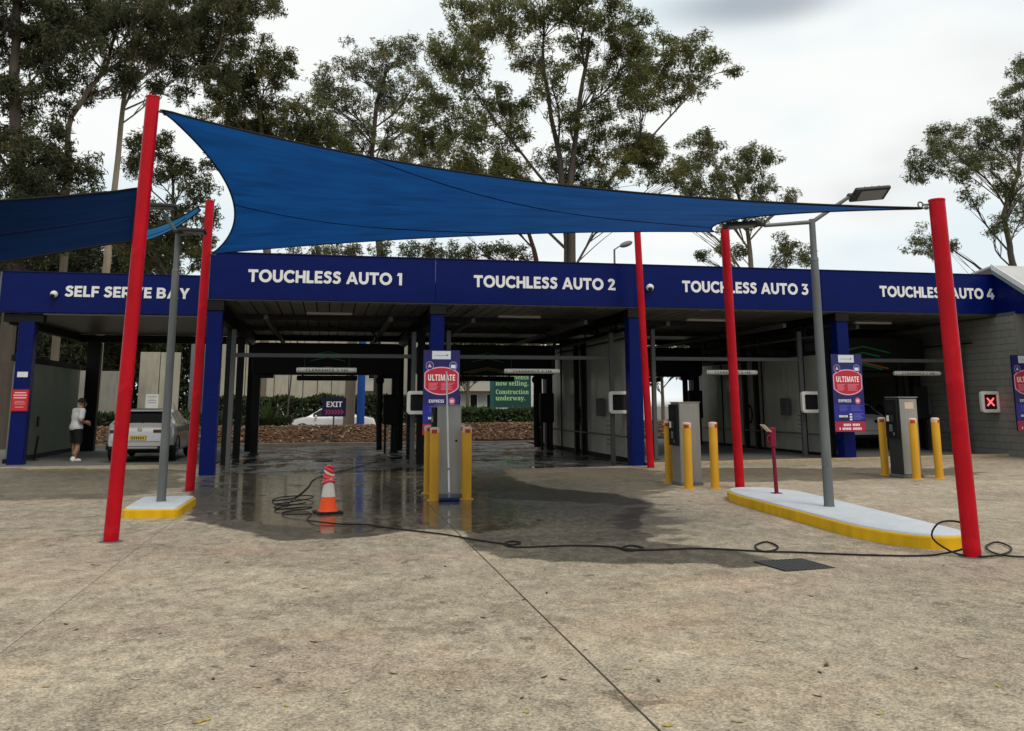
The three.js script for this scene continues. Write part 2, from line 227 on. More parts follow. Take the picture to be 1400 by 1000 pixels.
  out[0] = r; out[1] = g; out[2] = b; out[3] = rough; out[4] = clamp(0.5 + ((grain - 0.5) * 0.55 + (g2 - 0.5) * 0.4 + (fine - 0.5) * 0.25) * (1 - wet * 0.85) * (1 - pool * wet * 0.97) + wet * (fbm(x * 5, z * 8, 2) - 0.5) * lerp(0.35, 0.16, pool));
}
const forecourt = new THREE.Group(); forecourt.name = 'forecourt'; forecourt.userData.kind = 'structure'; scene.add(forecourt);
const toS = (x) => x <= 0.0031308 ? x * 12.92 : 1.055 * Math.pow(x, 1 / 2.4) - 0.055;
const S_LUT = new Uint8Array(4096); for (let i = 0; i < 4096; i++) S_LUT[i] = Math.round(clamp(toS(i / 4095)) * 255);
function slabGeo(x0, x1, z0, z1, lift) {
  const nx = Math.max(2, Math.ceil((x1 - x0) / 0.9)), g = new THREE.PlaneGeometry(1, 1, nx, 1), p = g.attributes.position, uv = g.attributes.uv;
  for (let i = 0; i < p.count; i++) { const x = lerp(x0, x1, p.getX(i) + 0.5), z = lerp(z1, z0, p.getY(i) + 0.5); p.setXYZ(i, x, groundY(x) + lift, z); uv.setXY(i, (x - x0) / (x1 - x0), (z - z0) / (z1 - z0)); }
  g.computeVertexNormals(); return g;
}
function slab(x0, x1, z0, z1, mm, maps = true, lift = 0, gaps = [0, 0, 0, 0]) {   // one cast slab; gaps = open joint at left, right, far, near
  const W = Math.round((x1 - x0) * 1000 / mm), H = Math.round((z1 - z0) * 1000 / mm), n = W * H, c = new Uint8Array(n * 4), rb = new Uint8Array(n * 4), o = [0, 0, 0, 0, 0];
  const bb = new Uint8Array(n * 4);
  for (let j = 0; j < H; j++) for (let i = 0; i < W; i++) {
    ground(x0 + (i + 0.5) / W * (x1 - x0), z0 + (j + 0.5) / H * (z1 - z0), o); const k = (j * W + i) * 4;
    c[k] = S_LUT[Math.min(4095, o[0] * 4095 | 0)]; c[k + 1] = S_LUT[Math.min(4095, o[1] * 4095 | 0)]; c[k + 2] = S_LUT[Math.min(4095, o[2] * 4095 | 0)]; c[k + 3] = 255;
    rb[k] = rb[k + 1] = rb[k + 2] = clamp(o[3]) * 255; rb[k + 3] = 255; bb[k] = bb[k + 1] = bb[k + 2] = o[4] * 255; bb[k + 3] = 255;
  }
  const T = (d, s) => { const t = new THREE.DataTexture(d, W, H); t.magFilter = THREE.LinearFilter; t.minFilter = THREE.LinearMipmapLinearFilter; t.generateMipmaps = true; if (s) t.colorSpace = THREE.SRGBColorSpace; t.needsUpdate = true; return t; };
  const mat = new THREE.MeshPhysicalMaterial({ specularIntensity: 0.6, map: T(c, true), roughness: maps ? 1 : 0.93, bumpMap: T(bb), bumpScale: 0.004 });
  if (maps) mat.roughnessMap = T(rb);
  const g = slabGeo(x0, x1, z0, z1, lift);
  const m = shadowed(new THREE.Mesh(g, mat)); m.name = 'concrete_slab'; forecourt.add(m);
  // the slab's own edges down into each open joint
  const e = [], skirt = (ax, az, bx, bz) => { const N = 8, pos = [], idx = []; for (let i = 0; i <= N; i++) { const x = lerp(ax, bx, i / N), z = lerp(az, bz, i / N), y = groundY(x) + lift; pos.push(x, y, z, x, y - 0.045, z); if (i < N) idx.push(2 * i, 2 * i + 1, 2 * i + 2, 2 * i + 1, 2 * i + 3, 2 * i + 2); } const q = new THREE.BufferGeometry(); q.setAttribute('position', new THREE.Float32BufferAttribute(pos, 3)); q.setIndex(idx); q.computeVertexNormals(); e.push(triUV(q)); };
  if (gaps[0]) skirt(x0, z0, x0, z1); if (gaps[1]) skirt(x1, z0, x1, z1); if (gaps[2]) skirt(x0, z0, x1, z0); if (gaps[3]) skirt(x0, z1, x1, z1);
  if (e.length) part(m, 'slab_edge', e, M.concrete, false);
  return m;
}
const JX0 = -2.035, JX1 = 1.66, JH = 0.008, JS = 0.003, JZ = -17.15, FZ = -22.28;
const nearZ = -3.6, midZ = -10.5;
// near row (fine grain), middle row, then the damp row in front of the bays, then the bay floors
slab(-6.2, JX0 - JS, midZ, nearZ, 5, false, 0, [0, 1, 0, 0]); slab(JX0 + JS, JX1 - JH, midZ, nearZ, 4, false, 0, [1, 1, 0, 0]); slab(JX1 + JH, 5.2, midZ, nearZ, 4, false, 0, [1, 0, 0, 0]); slab(5.2, 9.5, midZ, nearZ, 6, false);
slab(-9.5, JX0 - JS, JZ + JH, midZ, 9, true, 0, [0, 1, 1, 0]); slab(JX0 + JS, JX1 - JH, JZ + JH, midZ, 7, true, 0, [1, 1, 1, 0]); slab(JX1 + JH, 9.5, JZ + JH, midZ, 8, true, 0, [1, 0, 1, 0]); slab(9.5, 18, JZ + JH, midZ, 12, true, 0, [0, 0, 1, 0]);
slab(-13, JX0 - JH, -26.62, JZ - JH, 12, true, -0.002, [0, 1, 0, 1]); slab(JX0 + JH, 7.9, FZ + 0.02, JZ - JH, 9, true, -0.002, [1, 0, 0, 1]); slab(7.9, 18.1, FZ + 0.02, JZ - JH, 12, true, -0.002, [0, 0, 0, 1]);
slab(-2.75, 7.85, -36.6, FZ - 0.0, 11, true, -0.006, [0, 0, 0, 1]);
{ // plain concrete beyond the frame and behind, one sheet to the horizon below it all
  const far = std(lin(0.16, 0.15, 0.13), 0.93, 0, { map: streaks, bumpMap: grainBump, bumpScale: 0.003 });
  const g = new THREE.PlaneGeometry(900, 900, 60, 20); g.rotateX(-Math.PI / 2); const p = g.attributes.position;
  const g2 = mergeGeometries([g]); for (let i = 0; i < p.count; i++) g2.attributes.position.setY(i, groundY(Math.abs(p.getX(i)) < 60 ? p.getX(i) : Math.sign(p.getX(i)) * 26) - 0.3);
  struct('ground', g2, far);
  const beds = []; for (const [a, b, c, d] of [[-30, -6.2, midZ, 14], [9.5, 34, midZ, 14], [-6.2, 9.5, nearZ, 14], [-30, -9.5, JZ, midZ], [18, 34, JZ, midZ], [18.1, 34, FZ, JZ]]) beds.push(triUV(slabGeo(a, b, c, d, -0.001)));
  part(forecourt, 'concrete_apron', beds, M.concrete, false);
  part(forecourt, 'joint_bed', [slabGeo(-13, 18, FZ - 0.3, 0, -0.03)], M.joint);
  // drier floors of the right-hand bays, a shallow step up
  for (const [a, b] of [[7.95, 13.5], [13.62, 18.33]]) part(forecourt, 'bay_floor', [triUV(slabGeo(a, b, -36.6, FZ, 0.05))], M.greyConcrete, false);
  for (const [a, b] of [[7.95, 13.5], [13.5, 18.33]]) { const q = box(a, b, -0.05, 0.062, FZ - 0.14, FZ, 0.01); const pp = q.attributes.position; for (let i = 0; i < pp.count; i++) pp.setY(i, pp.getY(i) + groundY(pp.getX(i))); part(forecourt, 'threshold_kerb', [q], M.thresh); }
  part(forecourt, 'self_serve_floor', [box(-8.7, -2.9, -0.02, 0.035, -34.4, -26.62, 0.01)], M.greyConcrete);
  part(forecourt, 'service_lane', [triUV(slabGeo(-30, 40, -45.6, -36.6, -0.004)), triUV(slabGeo(-30, -8.7, -36.6, -26.62, -0.003)), triUV(slabGeo(-8.7, -2.75, -36.6, -34.4, -0.003)), triUV(slabGeo(18.33, 40, -36.6, FZ, -0.003)), triUV(slabGeo(-30, -13, -26.62, JZ, -0.003)), triUV(slabGeo(-2.9, -2.75, -34.4, -26.62, -0.003)), triUV(slabGeo(-30, 40, -70, -45.6, -0.004))], M.greyConcrete, false);
}

// ------------------------------------------------------------------ the wash building
const wash = thing('wash_building', 'navy-fronted car wash building with four open touchless bays in a row', 'building', [0, 0, 0]);
const FB = 4.05, FT = 5.14;
{
  const col = (x, z, w = 0.34) => { const y = groundY(x) - 0.03; part(wash, 'column', [cbox(x, (y + 3.78) / 2, z, w, 3.78 - y, 0.36, 0.012)], M.navy); part(wash, 'column_head', [cbox(x, 3.9, z, w + 0.05, 0.25, 0.42, 0.01)], M.black); };
  for (const x of [-2.64, 2.62, 7.72, 13.58]) col(x, FZ - 0.24);
  // fascia in sheets with fine upright joints, a black shadow gap below and a capping
  const fx = [-2.8, 2.55, 7.72, 13.0, 18.36];
  for (let i = 0; i < 4; i++) {
    const f = part(wash, 'fascia', [box(fx[i] + 0.003, fx[i + 1] - 0.003, FB, FT, FZ - 0.06, FZ, 0.008)], M.navy);
    part(f, 'capping', [box(fx[i], fx[i + 1], FT + 0.002, FT + 0.03, FZ - 0.1, FZ + 0.02, 0.005)], M.navyDeep);
    const [t, a, b] = [['TOUCHLESS AUTO 1', -1.92, 1.73], ['TOUCHLESS AUTO 2', 3.51, 7.19], ['TOUCHLESS AUTO 3', 9.02, 12.6], ['TOUCHLESS AUTO 4', 14.74, 18.3]][i];
    part(f, 'lettering', [lettering(t, b - a, 0.29, 0.008).translate(a, 4.47, FZ + 0.001)], M.letter);
  }
  part(wash, 'fascia_trim', [box(-2.8, 18.36, FB - 0.035, FB - 0.002, FZ - 0.05, FZ - 0.01, 0.004)], M.steelDark);
  part(wash, 'side_fascia', [box(-2.86, -2.802, FB, FT, -33.6, FZ, 0.006)], M.navy);
  part(wash, 'corner_flashing', [box(-2.875, -2.80, FB - 0.01, FT + 0.03, FZ + 0.002, FZ + 0.016, 0.004)], M.galv);
  part(wash, 'roof', [box(-2.79, 18.6, 4.42, 4.56, -33.7, FZ - 0.062, 0)], M.roof);
  part(wash, 'ceiling_deck', [box(-2.78, 18.34, 4.066, 4.1, -33.3, FZ - 0.063, 0)], M.softBlack);
  // ribbed metal lining of each bay's ceiling: long shallow trays, each a sheet of its own
  for (const [a, b] of [[-2.5, 2.5], [2.7, 7.6], [7.95, 13.45], [13.7, 18.2]]) {
    const n = Math.round((b - a) / 0.31), w = (b - a) / n; for (let k = 0; k < n; k++) part(wash, 'ceiling_sheet', [box(a + k * w + 0.012, a + (k + 1) * w - 0.012, 4.0 + (hash2(k, a * 10) - 0.5) * 0.012, 4.03, -33.3, FZ - 0.1, 0.008)], M.lining);
    part(wash, 'ceiling_backing', [box(a, b, 4.035, 4.06, -33.3, FZ - 0.1, 0)], M.softBlack);
    for (const z of [-25.6, -29.4]) part(wash, 'ceiling_beam', [box(a + 0.03, b - 0.03, 3.86, 3.995, z - 0.07, z + 0.07, 0.006)], M.steelDark);
  }
  part(wash, 'rear_beam', [box(-2.75, 18.3, 3.82, 4.3, -33.55, -33.31, 0.01)], M.black);
  for (const x of [-2.62, 2.6]) for (const z of [-26.0, -29.2, -33.3]) { const y = groundY(x) - 0.02; part(wash, 'inner_column', [cbox(x, (y + 3.98) / 2, z, 0.2, 3.98 - y, 0.2, 0.008)], M.softBlack); }
  for (const z of [-24.6, -27.6, -31.2]) part(wash, 'inner_column', [cbox(2.72, 2.0, z, 0.13, 3.95, 0.13, 0.008)], M.greyPaint);
  part(wash, 'side_beam', [box(-2.7, -2.52, 3.6, 3.95, -33.2, FZ - 0.5, 0.01), box(2.5, 2.7, 3.6, 3.95, -33.2, FZ - 0.5, 0.01)], M.black);
  // panelled walls between the bays on the right; every sheet a part
  const divider = (x, mat, top) => {
    const y = groundY(x); for (let k = 0; k < 8; k++) part(wash, 'wall_panel', [box(x - 0.05, x + 0.05, y + 0.12, top, -33.2 + k * 1.24 + 0.006, -33.2 + (k + 1) * 1.24 - 0.006, 0.005)], mat);
    part(wash, 'wall_base', [box(x - 0.09, x + 0.09, y - 0.1, y + 0.115, -33.25, FZ - 0.45, 0.01)], M.softBlack);
    part(wash, 'wall_rail', [box(x - 0.07, x + 0.07, top + 0.005, top + 0.12, -33.25, FZ - 0.45, 0.008)], M.softBlack); part(wash, 'wall_beam', [box(x - 0.08, x + 0.08, 3.78, 3.98, -33.25, FZ - 0.45, 0.008)], M.softBlack);
    for (const z of [-24.4, -26.2, -30, -31.6]) part(wash, 'wall_stud', [cbox(x, (top + 0.12 + 3.78) / 2, z, 0.09, 3.78 - top - 0.12, 0.09, 0.004)], M.softBlack);
    for (const z of [-33.3, -28.2, -27.4, -23.0]) part(wash, 'wall_post', [cbox(x - 0.13, (y + 3.6) / 2, z, 0.14, 3.6 - y, 0.14, 0.008)], M.black);
  };
  divider(7.87, M.panel, 3.5); divider(13.6, M.panel, 2.95);
  // supply pipes, conduits and hose hangers inside the bays
  const pipes = (x, sgn) => { const y = groundY(x); for (const [yy, r, m] of [[3.45, 0.035, M.galv], [3.3, 0.025, M.softBlack], [0.75, 0.02, M.galv]]) part(wash, 'pipe', [rod(V(x + sgn * 0.2, yy, -33), V(x + sgn * 0.2, yy, -23.1), r, r, 8)], m); for (const z of [-24.2, -26.8, -29.8]) part(wash, 'riser', [rod(V(x + sgn * 0.21, y + 0.05, z), V(x + sgn * 0.21, 3.9, z), 0.028, 0.028, 8)], M.black); part(wash, 'control_box', [cbox(x + sgn * 0.2, 1.5, -25.4, 0.14, 0.5, 0.36, 0.01)], M.greyPaint); const q = []; for (let i = 0; i <= 40; i++) { const a = i / 40 * 18.8; q.push(V(x + sgn * (0.16 + 0.02 * Math.sin(a * 0.4)), 1.25 + Math.cos(a) * (0.3 - i * 0.002), -27.9 + Math.sin(a) * 0.22)); } part(wash, 'wall_hose', [tube(q, 0.016, 160, 6)], M.rubber); };
  pipes(7.87, -1); pipes(13.6, -1); pipes(18.3, -1);
  for (const [a, b] of [[-2.4, 2.4], [2.8, 7.5], [8.0, 13.3], [13.8, 18.1]]) { for (const k of [0.18, 0.82]) part(wash, 'rail', [box(lerp(a, b, k) - 0.05, lerp(a, b, k) + 0.05, 3.66, 3.78, -33, -23.2, 0.006)], M.greyPaint); part(wash, 'hose_boom', [tube([V((a + b) / 2, 3.85, -27), V((a + b) / 2 + 0.5, 3.7, -26.7), V((a + b) / 2 + 1.2, 3.62, -26.3), V((a + b) / 2 + 1.5, 3.2, -26.2)], 0.022, 24, 6)], M.black); part(wash, 'ceiling_lamp', [cbox((a + b) / 2, 3.965, -24.6, 1.2, 0.06, 0.14, 0.01)], M.white); }
    // block end wall, laid in courses with recessed joints
  const blocks = [], bw = 0.39, bh = 0.19; for (let r = 0; r < 20; r++) for (let k = -1; k < 30; k++) { const z1 = -21.62 - k * bw + (r % 2 ? bw / 2 : 0); const a = Math.max(z1 - bw + 0.012, -33.2), b = Math.min(z1, -21.62); if (b - a < 0.05) continue; const q = 0.004 * hash2(r * 7, k + 40); blocks.push(new THREE.BoxGeometry(0.05 + q, bh - 0.012, b - a).translate(18.3 + 0.04 - q / 2, 0.16 + (r + 0.5) * bh, (a + b) / 2)); }
  const bl = part(wash, 'blockwork', blocks, M.block); bl.userData.kind = 'stuff';
  part(wash, 'end_wall', [box(18.325, 18.7, 0.0, 4.06, -33.2, -21.6, 0)], M.mortar);
  part(wash, 'end_wall_face', [box(18.3, 18.7, 0.1, 4.0, -21.595, -21.57, 0.004)], M.block);
  part(wash, 'rear_infill', [box(13.66, 18.3, 0.0, 3.98, -33.3, -33.2, 0)], M.panelGreen);
}
// the shop wing that meets the bays at their right end
{
  const w = thing('shop_wing', 'white-edged pitched roof and navy gable of the wing right of the bays', 'building', [18.35, 0, -22.2]);
    const g = new THREE.ExtrudeGeometry(new THREE.Shape(poly(-0.14, 0, 2.16, 0, 0.06, 1.33, -0.14, 1.33)), { depth: 0.06, bevelEnabled: false }); g.rotateY(-Math.PI / 2).translate(0.06, 3.99, 0); 
  part(w, 'gable_sheet', [g], M.navy);
  const slope = (x0, x1, z0, y0, z1, y1, t, mat, n) => { const q = new THREE.BufferGeometry(), c = [[x0, y0, z0], [x1, y0, z0], [x1, y1, z1], [x0, y1, z1]]; const P = [...c.map(([x, y, z]) => [x, y, z]), ...c.map(([x, y, z]) => [x, y - t, z])]; q.setAttribute('position', new THREE.Float32BufferAttribute(P.flat(), 3)); q.setIndex([0, 3, 1, 1, 3, 2, 4, 5, 7, 5, 6, 7, 0, 1, 5, 0, 5, 4, 3, 7, 6, 3, 6, 2, 0, 4, 7, 0, 7, 3, 1, 2, 6, 1, 6, 5]); const nn = q.toNonIndexed(); nn.computeVertexNormals(); return part(w, n, [nn], mat); };
  slope(-0.1, 8, 0.0, 5.42, 4.4, 2.62, 0.05, M.roof, 'roof'); slope(-0.1, 8, -0.002, 5.42, -4.4, 4.9, 0.05, M.roof, 'roof');
  slope(-0.14, -0.1, 0.0, 5.46, 4.4, 2.66, 0.16, M.barge, 'barge_board'); slope(-0.13, -0.02, 0.0, 5.28, 4.4, 2.48, 0.1, M.bargeGrey, 'barge_soffit');
  part(w, 'wall', [box(0.42, 8, 0.05, 3.9, -1.0, 0.75, 0)], M.block);
}
// self-serve bay on the left, set back
const selfServe = thing('self_serve_building', 'navy-fronted self serve wash bay set back beside the touchless bays', 'building', [-5.7, 0, -26.6]);
{
  const b = selfServe, X = 5.7, Z = 26.6, bx = (x0, x1, y0, y1, z0, z1, r = 0.008) => box(x0 + X, x1 + X, y0, y1, z0 + Z, z1 + Z, r);
  const f = part(b, 'fascia', [bx(-8.7, -2.9, FB, FT, -26.66, -26.6)], M.navy);
  part(f, 'capping', [bx(-8.72, -2.9, FT + 0.002, FT + 0.03, -26.7, -26.58, 0.005)], M.navyDeep);
  part(f, 'lettering', [lettering('SELF SERVE BAY', 3.22, 0.29, 0.008).translate(-7.08 + X, 4.5, 0.001)], M.letter);
  part(b, 'end_flashing', [bx(-8.74, -8.702, FB, FT, -26.7, -26.59, 0.004)], M.galv);
  part(b, 'side_fascia', [bx(-8.70, -8.64, FB, FT, -34.2, -26.662)], M.navy);
  part(b, 'column', [bx(-8.2, -7.8, -0.02, 3.8, -27.0, -26.68, 0.012)], M.navy);
  part(b, 'column_head', [bx(-8.6, -7.6, 3.8, 4.04, -27.0, -26.7)], M.black);
  part(b, 'ceiling', [bx(-8.62, -2.95, 4.0, 4.04, -34.2, -26.7, 0)], M.lining);
  part(b, 'roof', [bx(-8.6, -2.95, 4.4, 4.5, -34.2, -26.7, 0)], M.roof);
  part(b, 'rear_beam', [bx(-8.6, -2.9, 3.72, 3.98, -34.2, -34.0)], M.black);
  part(b, 'rear_column', [bx(-8.15, -7.72, 0.03, 3.7, -34.15, -33.85)], M.softBlack);
  part(b, 'side_beam', [bx(-8.55, -8.35, 3.75, 3.97, -33.95, -27.0)], M.softBlack);
  for (let k = 0; k < 5; k++) part(b, 'wall_panel', [bx(-8.46, -8.40, 0.16, 2.78, -34.2 + k * 1.36 + 0.006, -34.2 + (k + 1) * 1.36 - 0.006, 0.005)], M.panelGreen);
  part(b, 'wall_rail', [bx(-8.5, -8.36, 2.785, 2.95, -34.2, -27.3)], M.softBlack); part(b, 'wall_base', [bx(-8.49, -8.37, 0.0, 0.155, -34.2, -27.3)], M.softBlack);
  for (const z of [-27.8, -28.05]) part(b, 'wall_notice', [bx(-8.399, -8.393, 1.42, 1.75, z - 0.07, z + 0.07, 0)], M.black);
  part(b, 'wall_socket', [bx(-8.399, -8.37, 0.95, 1.25, -29.9, -29.75, 0.004)], M.black);
  // coin notice on the column
  part(b, 'notice_plate', [bx(-8.12, -7.86, 2.32, 2.46, -26.679, -26.665, 0.003)], M.white);
  const n = part(b, 'notice_board', [bx(-8.2, -7.78, 1.42, 2.0, -26.679, -26.64, 0.006)], M.red);
  printPlane(n, 'notice_print', 0.38, 0.54, -7.99 + X, 1.71, -26.636 + Z, printMat(192, 280, (c, w, h) => { c.fillStyle = '#b8162a'; c.fillRect(0, 0, w, h); c.fillStyle = '#e9d3d3'; for (const [y, k, t] of [[28, .72, 16], [62, .86, 18], [98, .8, 16], [150, .6, 5], [170, .7, 5], [190, .62, 5], [228, .5, 8]]) { for (let x = w * (0.5 - k / 2); x < w * (0.5 + k / 2); x += 13) c.fillRect(x, y, 9, t); } }));
}

// ------------------------------------------------------------------ shade sails and their red poles
function sailPole(base, top, label, fit) {
  const o = thing('sail_pole', label, 'pole', [base.x, base.y, base.z], 0, 'red sail poles'), t = top.clone().sub(base), u = t.clone().normalize(), r = 0.084;
  part(o, 'shaft', [rod(V(0, -0.05, 0).addScaledVector(u, 0), t, r * 1.03, r, 26)], M.red);
  part(o, 'footing', [rod(V(0, -0.02, 0), V(0, 0.006, 0), r * 1.75, r * 1.6, 20)], M.greyConcrete);
  part(o, 'cap', [rod(t.clone(), t.clone().addScaledVector(u, 0.018), r * 1.07, r * 1.02, 26)], M.red);
  for (const f of fit) { const a = u.clone().multiplyScalar(f[0]), d = V(...f[1]).normalize(); const e = part(o, 'eye_bolt', [rod(a.clone().addScaledVector(d, r * 0.8), a.clone().addScaledVector(d, r + 0.07), 0.012, 0.012, 8), new THREE.TorusGeometry(0.03, 0.009, 6, 14).translate(a.x + d.x * (r + 0.09), a.y + d.y * (r + 0.09), a.z + d.z * (r + 0.09))], M.galv); }
  return o;
}
const P1 = [onGround(151, 741), atZ(209, 134, -11.94)], P2 = [onGround(259, 672), atZ(287, 276, -18.4)], P3 = [onGround(890, 640), atZ(869.5, 285, -21.46)], P4 = [onGround(1012, 668), atZ(991, 313, -16.02)], P5 = [onGround(1330, 762), atZ(1281, 275, -8.55)];
sailPole(...P1, 'red sail pole standing on bare concrete in front of the short yellow-edged island', [[5.33, [1, 0, -0.5]]]);
sailPole(...P2, 'red sail pole standing behind the short yellow-edged island', [[4.5, [0.8, 0, 0.3]], [5.45, [-1, 0, 0.1]]]);
sailPole(...P3, 'red sail pole standing against the navy column between bays 2 and 3', [[5.9, [-1, 0, 1]]]);
sailPole(...P4, 'red sail pole standing at the far nose of the long yellow-edged island', [[4.82, [-1, 0, 0.3]]]);
sailPole(...P5, 'red sail pole standing beside the near end of the long yellow-edged island', [[3.66, [-1, 0, -0.3]]]);

const clothTex = tex(512, 512, (u, v, i, j) => { const n = tile((x, y) => fbm(x * 0.25, y, 5), u, v, 18), m = tile((x, y) => fbm(x + 9, y + 3, 4), u, v, 5), w = ((i + j) & 3) ? 0.02 : -0.03, k = 0.82 + (n - 0.5) * 0.85 + (m - 0.5) * 0.4 + w; return [k, k, k]; }, false, 0.35);
const clothMat = (c, t) => new THREE.MeshPhysicalMaterial({ color: c, map: clothTex, roughness: 1, transmission: t, thickness: 0, side: THREE.DoubleSide, specularIntensity: 0.2 });
function sailThing(name, label, corners, sags, mat, seams, pulls) {   // corners A (near left) C (near right) D (far right) B (far left); edges sag towards the cloth
  const [A, C, D, B] = corners, mid = A.clone().add(B).add(C).add(D).multiplyScalar(0.25);
  const edge = (p, q, s) => (t) => p.clone().lerp(q, t).add(V(...s).multiplyScalar(4 * t * (1 - t)));
  const eN = edge(A, C, sags[0]), eF = edge(B, D, sags[1]), eL = edge(A, B, sags[2]), eR = edge(C, D, sags[3]);
  const S = (u, v) => { const a = eN(u).multiplyScalar(1 - v).add(eF(u).multiplyScalar(v)), b = eL(v).multiplyScalar(1 - u).add(eR(v).multiplyScalar(u)); const c = A.clone().multiplyScalar((1 - u) * (1 - v)).add(C.clone().multiplyScalar(u * (1 - v))).add(B.clone().multiplyScalar((1 - u) * v)).add(D.clone().multiplyScalar(u * v)); return a.add(b).sub(c); };
  const o = thing(name, label, 'shade sail', [0, 0, 0], 0, undefined), N = 64, K = 40, pos = [], uv = [], idx = [];
  for (let j = 0; j <= K; j++) for (let i = 0; i <= N; i++) { const p = S(i / N, j / K), wob = 0.012 * (fbm(i * 0.21, j * 0.5, 3) - 0.5); pos.push(p.x, p.y + wob, p.z); uv.push(i / N * A.distanceTo(C), j / K * A.distanceTo(B)); if (i < N && j < K) { const a = j * (N + 1) + i; idx.push(a, a + 1, a + N + 1, a + 1, a + N + 2, a + N + 1); } }
  const g = new THREE.BufferGeometry(); g.setAttribute('position', new THREE.Float32BufferAttribute(pos, 3)); g.setAttribute('uv', new THREE.Float32BufferAttribute(uv, 2)); g.setIndex(idx); g.computeVertexNormals();
  part(o, 'cloth', [g], mat, false);
  const loop = []; for (let i = 0; i <= 24; i++) loop.push(S(i / 24, 0)); for (let i = 1; i <= 24; i++) loop.push(S(1, i / 24)); for (let i = 1; i <= 24; i++) loop.push(S(1 - i / 24, 1)); for (let i = 1; i < 24; i++) loop.push(S(0, 1 - i / 24));
  part(o, 'edge_cable', [tube(loop, 0.014, 260, 6, true)], M.softBlack);
  for (const [u0, v0, u1, v1] of seams) { const q = []; for (let i = 0; i <= 20; i++) { const p = S(lerp(u0, u1, i / 20), lerp(v0, v1, i / 20)); q.push(p.setY(p.y - 0.006)); } part(o, 'seam', [tube(q, 0.007, 60, 5)], M.navyDeep); }
  for (const [c, pnt] of pulls) { const d = pnt.clone().sub(c); part(o, 'turnbuckle', [rod(c.clone().addScaledVector(d, -0.02), pnt, 0.008, 0.008, 6), rod(c.clone().addScaledVector(d, 0.25), c.clone().addScaledVector(d, 0.75), 0.02, 0.02, 8)], M.galv); }
  return o;
}
const sA = atZ(222, 151, -11.95), sC = atZ(1262, 285, -8.6), sD = atZ(975, 317, -16.05), sB = atZ(290, 347, -18.3);
sailThing('shade_sail', 'large bright blue shade sail stretched between four red poles over the forecourt', [sA, sC, sD, sB], [[0.05, -0.05, -0.9], [0, 0.0, 0.75], [0.64, -0.06, 0.0], [-0.75, 0.05, 0]], clothMat(lin(0.004, 0.095, 0.37), 0.36),
  [[0.30, 0.0, 1, 0.86], [0.0, 0.52, 0.62, 1.0]], [[sA, P1[1].clone().lerp(P1[0], 0.03).add(V(0.09, 0, -0.02))], [sC, P5[1].clone().lerp(P5[0], 0.02).add(V(-0.09, 0, 0))], [sD, P4[1].clone().lerp(P4[0], 0.015).add(V(-0.09, 0, 0))], [sB, P2[1].clone().lerp(P2[0], 0.19).add(V(0.08, 0, 0))]]);
const tE = atZ(194, 258, -12.02), tF = atZ(272, 282, -18.3), tG = atZ(188, 327, -12.08);
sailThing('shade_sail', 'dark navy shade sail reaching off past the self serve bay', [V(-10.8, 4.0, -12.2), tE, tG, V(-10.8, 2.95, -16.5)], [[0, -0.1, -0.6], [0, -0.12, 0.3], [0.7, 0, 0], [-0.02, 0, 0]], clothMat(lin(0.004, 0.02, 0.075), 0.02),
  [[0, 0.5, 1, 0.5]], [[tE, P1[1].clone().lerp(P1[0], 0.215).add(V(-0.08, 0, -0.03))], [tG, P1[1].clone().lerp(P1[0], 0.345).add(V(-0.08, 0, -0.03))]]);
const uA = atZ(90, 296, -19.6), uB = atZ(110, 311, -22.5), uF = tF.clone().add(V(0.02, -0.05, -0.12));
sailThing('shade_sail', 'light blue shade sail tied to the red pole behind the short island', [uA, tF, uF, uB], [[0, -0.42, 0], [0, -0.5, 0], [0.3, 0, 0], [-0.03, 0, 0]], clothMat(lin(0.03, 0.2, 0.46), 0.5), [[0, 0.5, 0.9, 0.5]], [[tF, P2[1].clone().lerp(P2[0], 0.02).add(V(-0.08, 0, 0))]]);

// ------------------------------------------------------------------ kerbed islands
function island(name, label, outline, h) {
  const c = outline.reduce((a, p) => a.add(p), V(0, 0, 0)).multiplyScalar(1 / outline.length), y = groundY(c.x), o = thing(name, label, 'kerb island', [c.x, y - 0.02, c.z]);
  const s = new THREE.Shape(outline.map((p) => new THREE.Vector2(p.x - c.x, -(p.z - c.z))));
  const mk = (d, inset, mat, n, y0) => { const g = new THREE.ExtrudeGeometry(s, { depth: d, bevelEnabled: true, bevelThickness: 0.02, bevelSize: 0.02, bevelOffset: -0.02 - inset, bevelSegments: 2 }); g.rotateX(-Math.PI / 2).translate(0, y0, 0); return part(o, n, [g], mat); };
  mk(h - 0.02, 0, M.kerbYellow, 'kerb', 0); mk(0.02, 0.035, M.paleConcrete, 'paved_top', h - 0.018); return o;
}
const topAt = (px, py) => onGround(px, py, 0.14);
function roundCorners(pts, r, n = 5) { const o = [], N = pts.length; for (let i = 0; i < N; i++) { const a = pts[(i + N - 1) % N], b = pts[i], c = pts[(i + 1) % N], p = b.clone().lerp(a, Math.min(0.48, r / a.distanceTo(b))), q = b.clone().lerp(c, Math.min(0.48, r / c.distanceTo(b))); for (let k = 0; k <= n; k++) { const t = k / n; o.push(p.clone().multiplyScalar((1 - t) ** 2).add(b.clone().multiplyScalar(2 * t * (1 - t))).add(q.clone().multiplyScalar(t * t))); } } return o; }
const flat = (l) => l.map(([x, z]) => V(x, 0, z));
island('kerb_island', 'long pale island with a yellow painted kerb carrying the lamp post', roundCorners(flat([[6.32, -13.95], [6.05, -9.9], [6.3, -9.0], [6.95, -9.0], [7.55, -13.9], [7.3, -14.75], [6.6, -14.75]]), 0.45), 0.15);
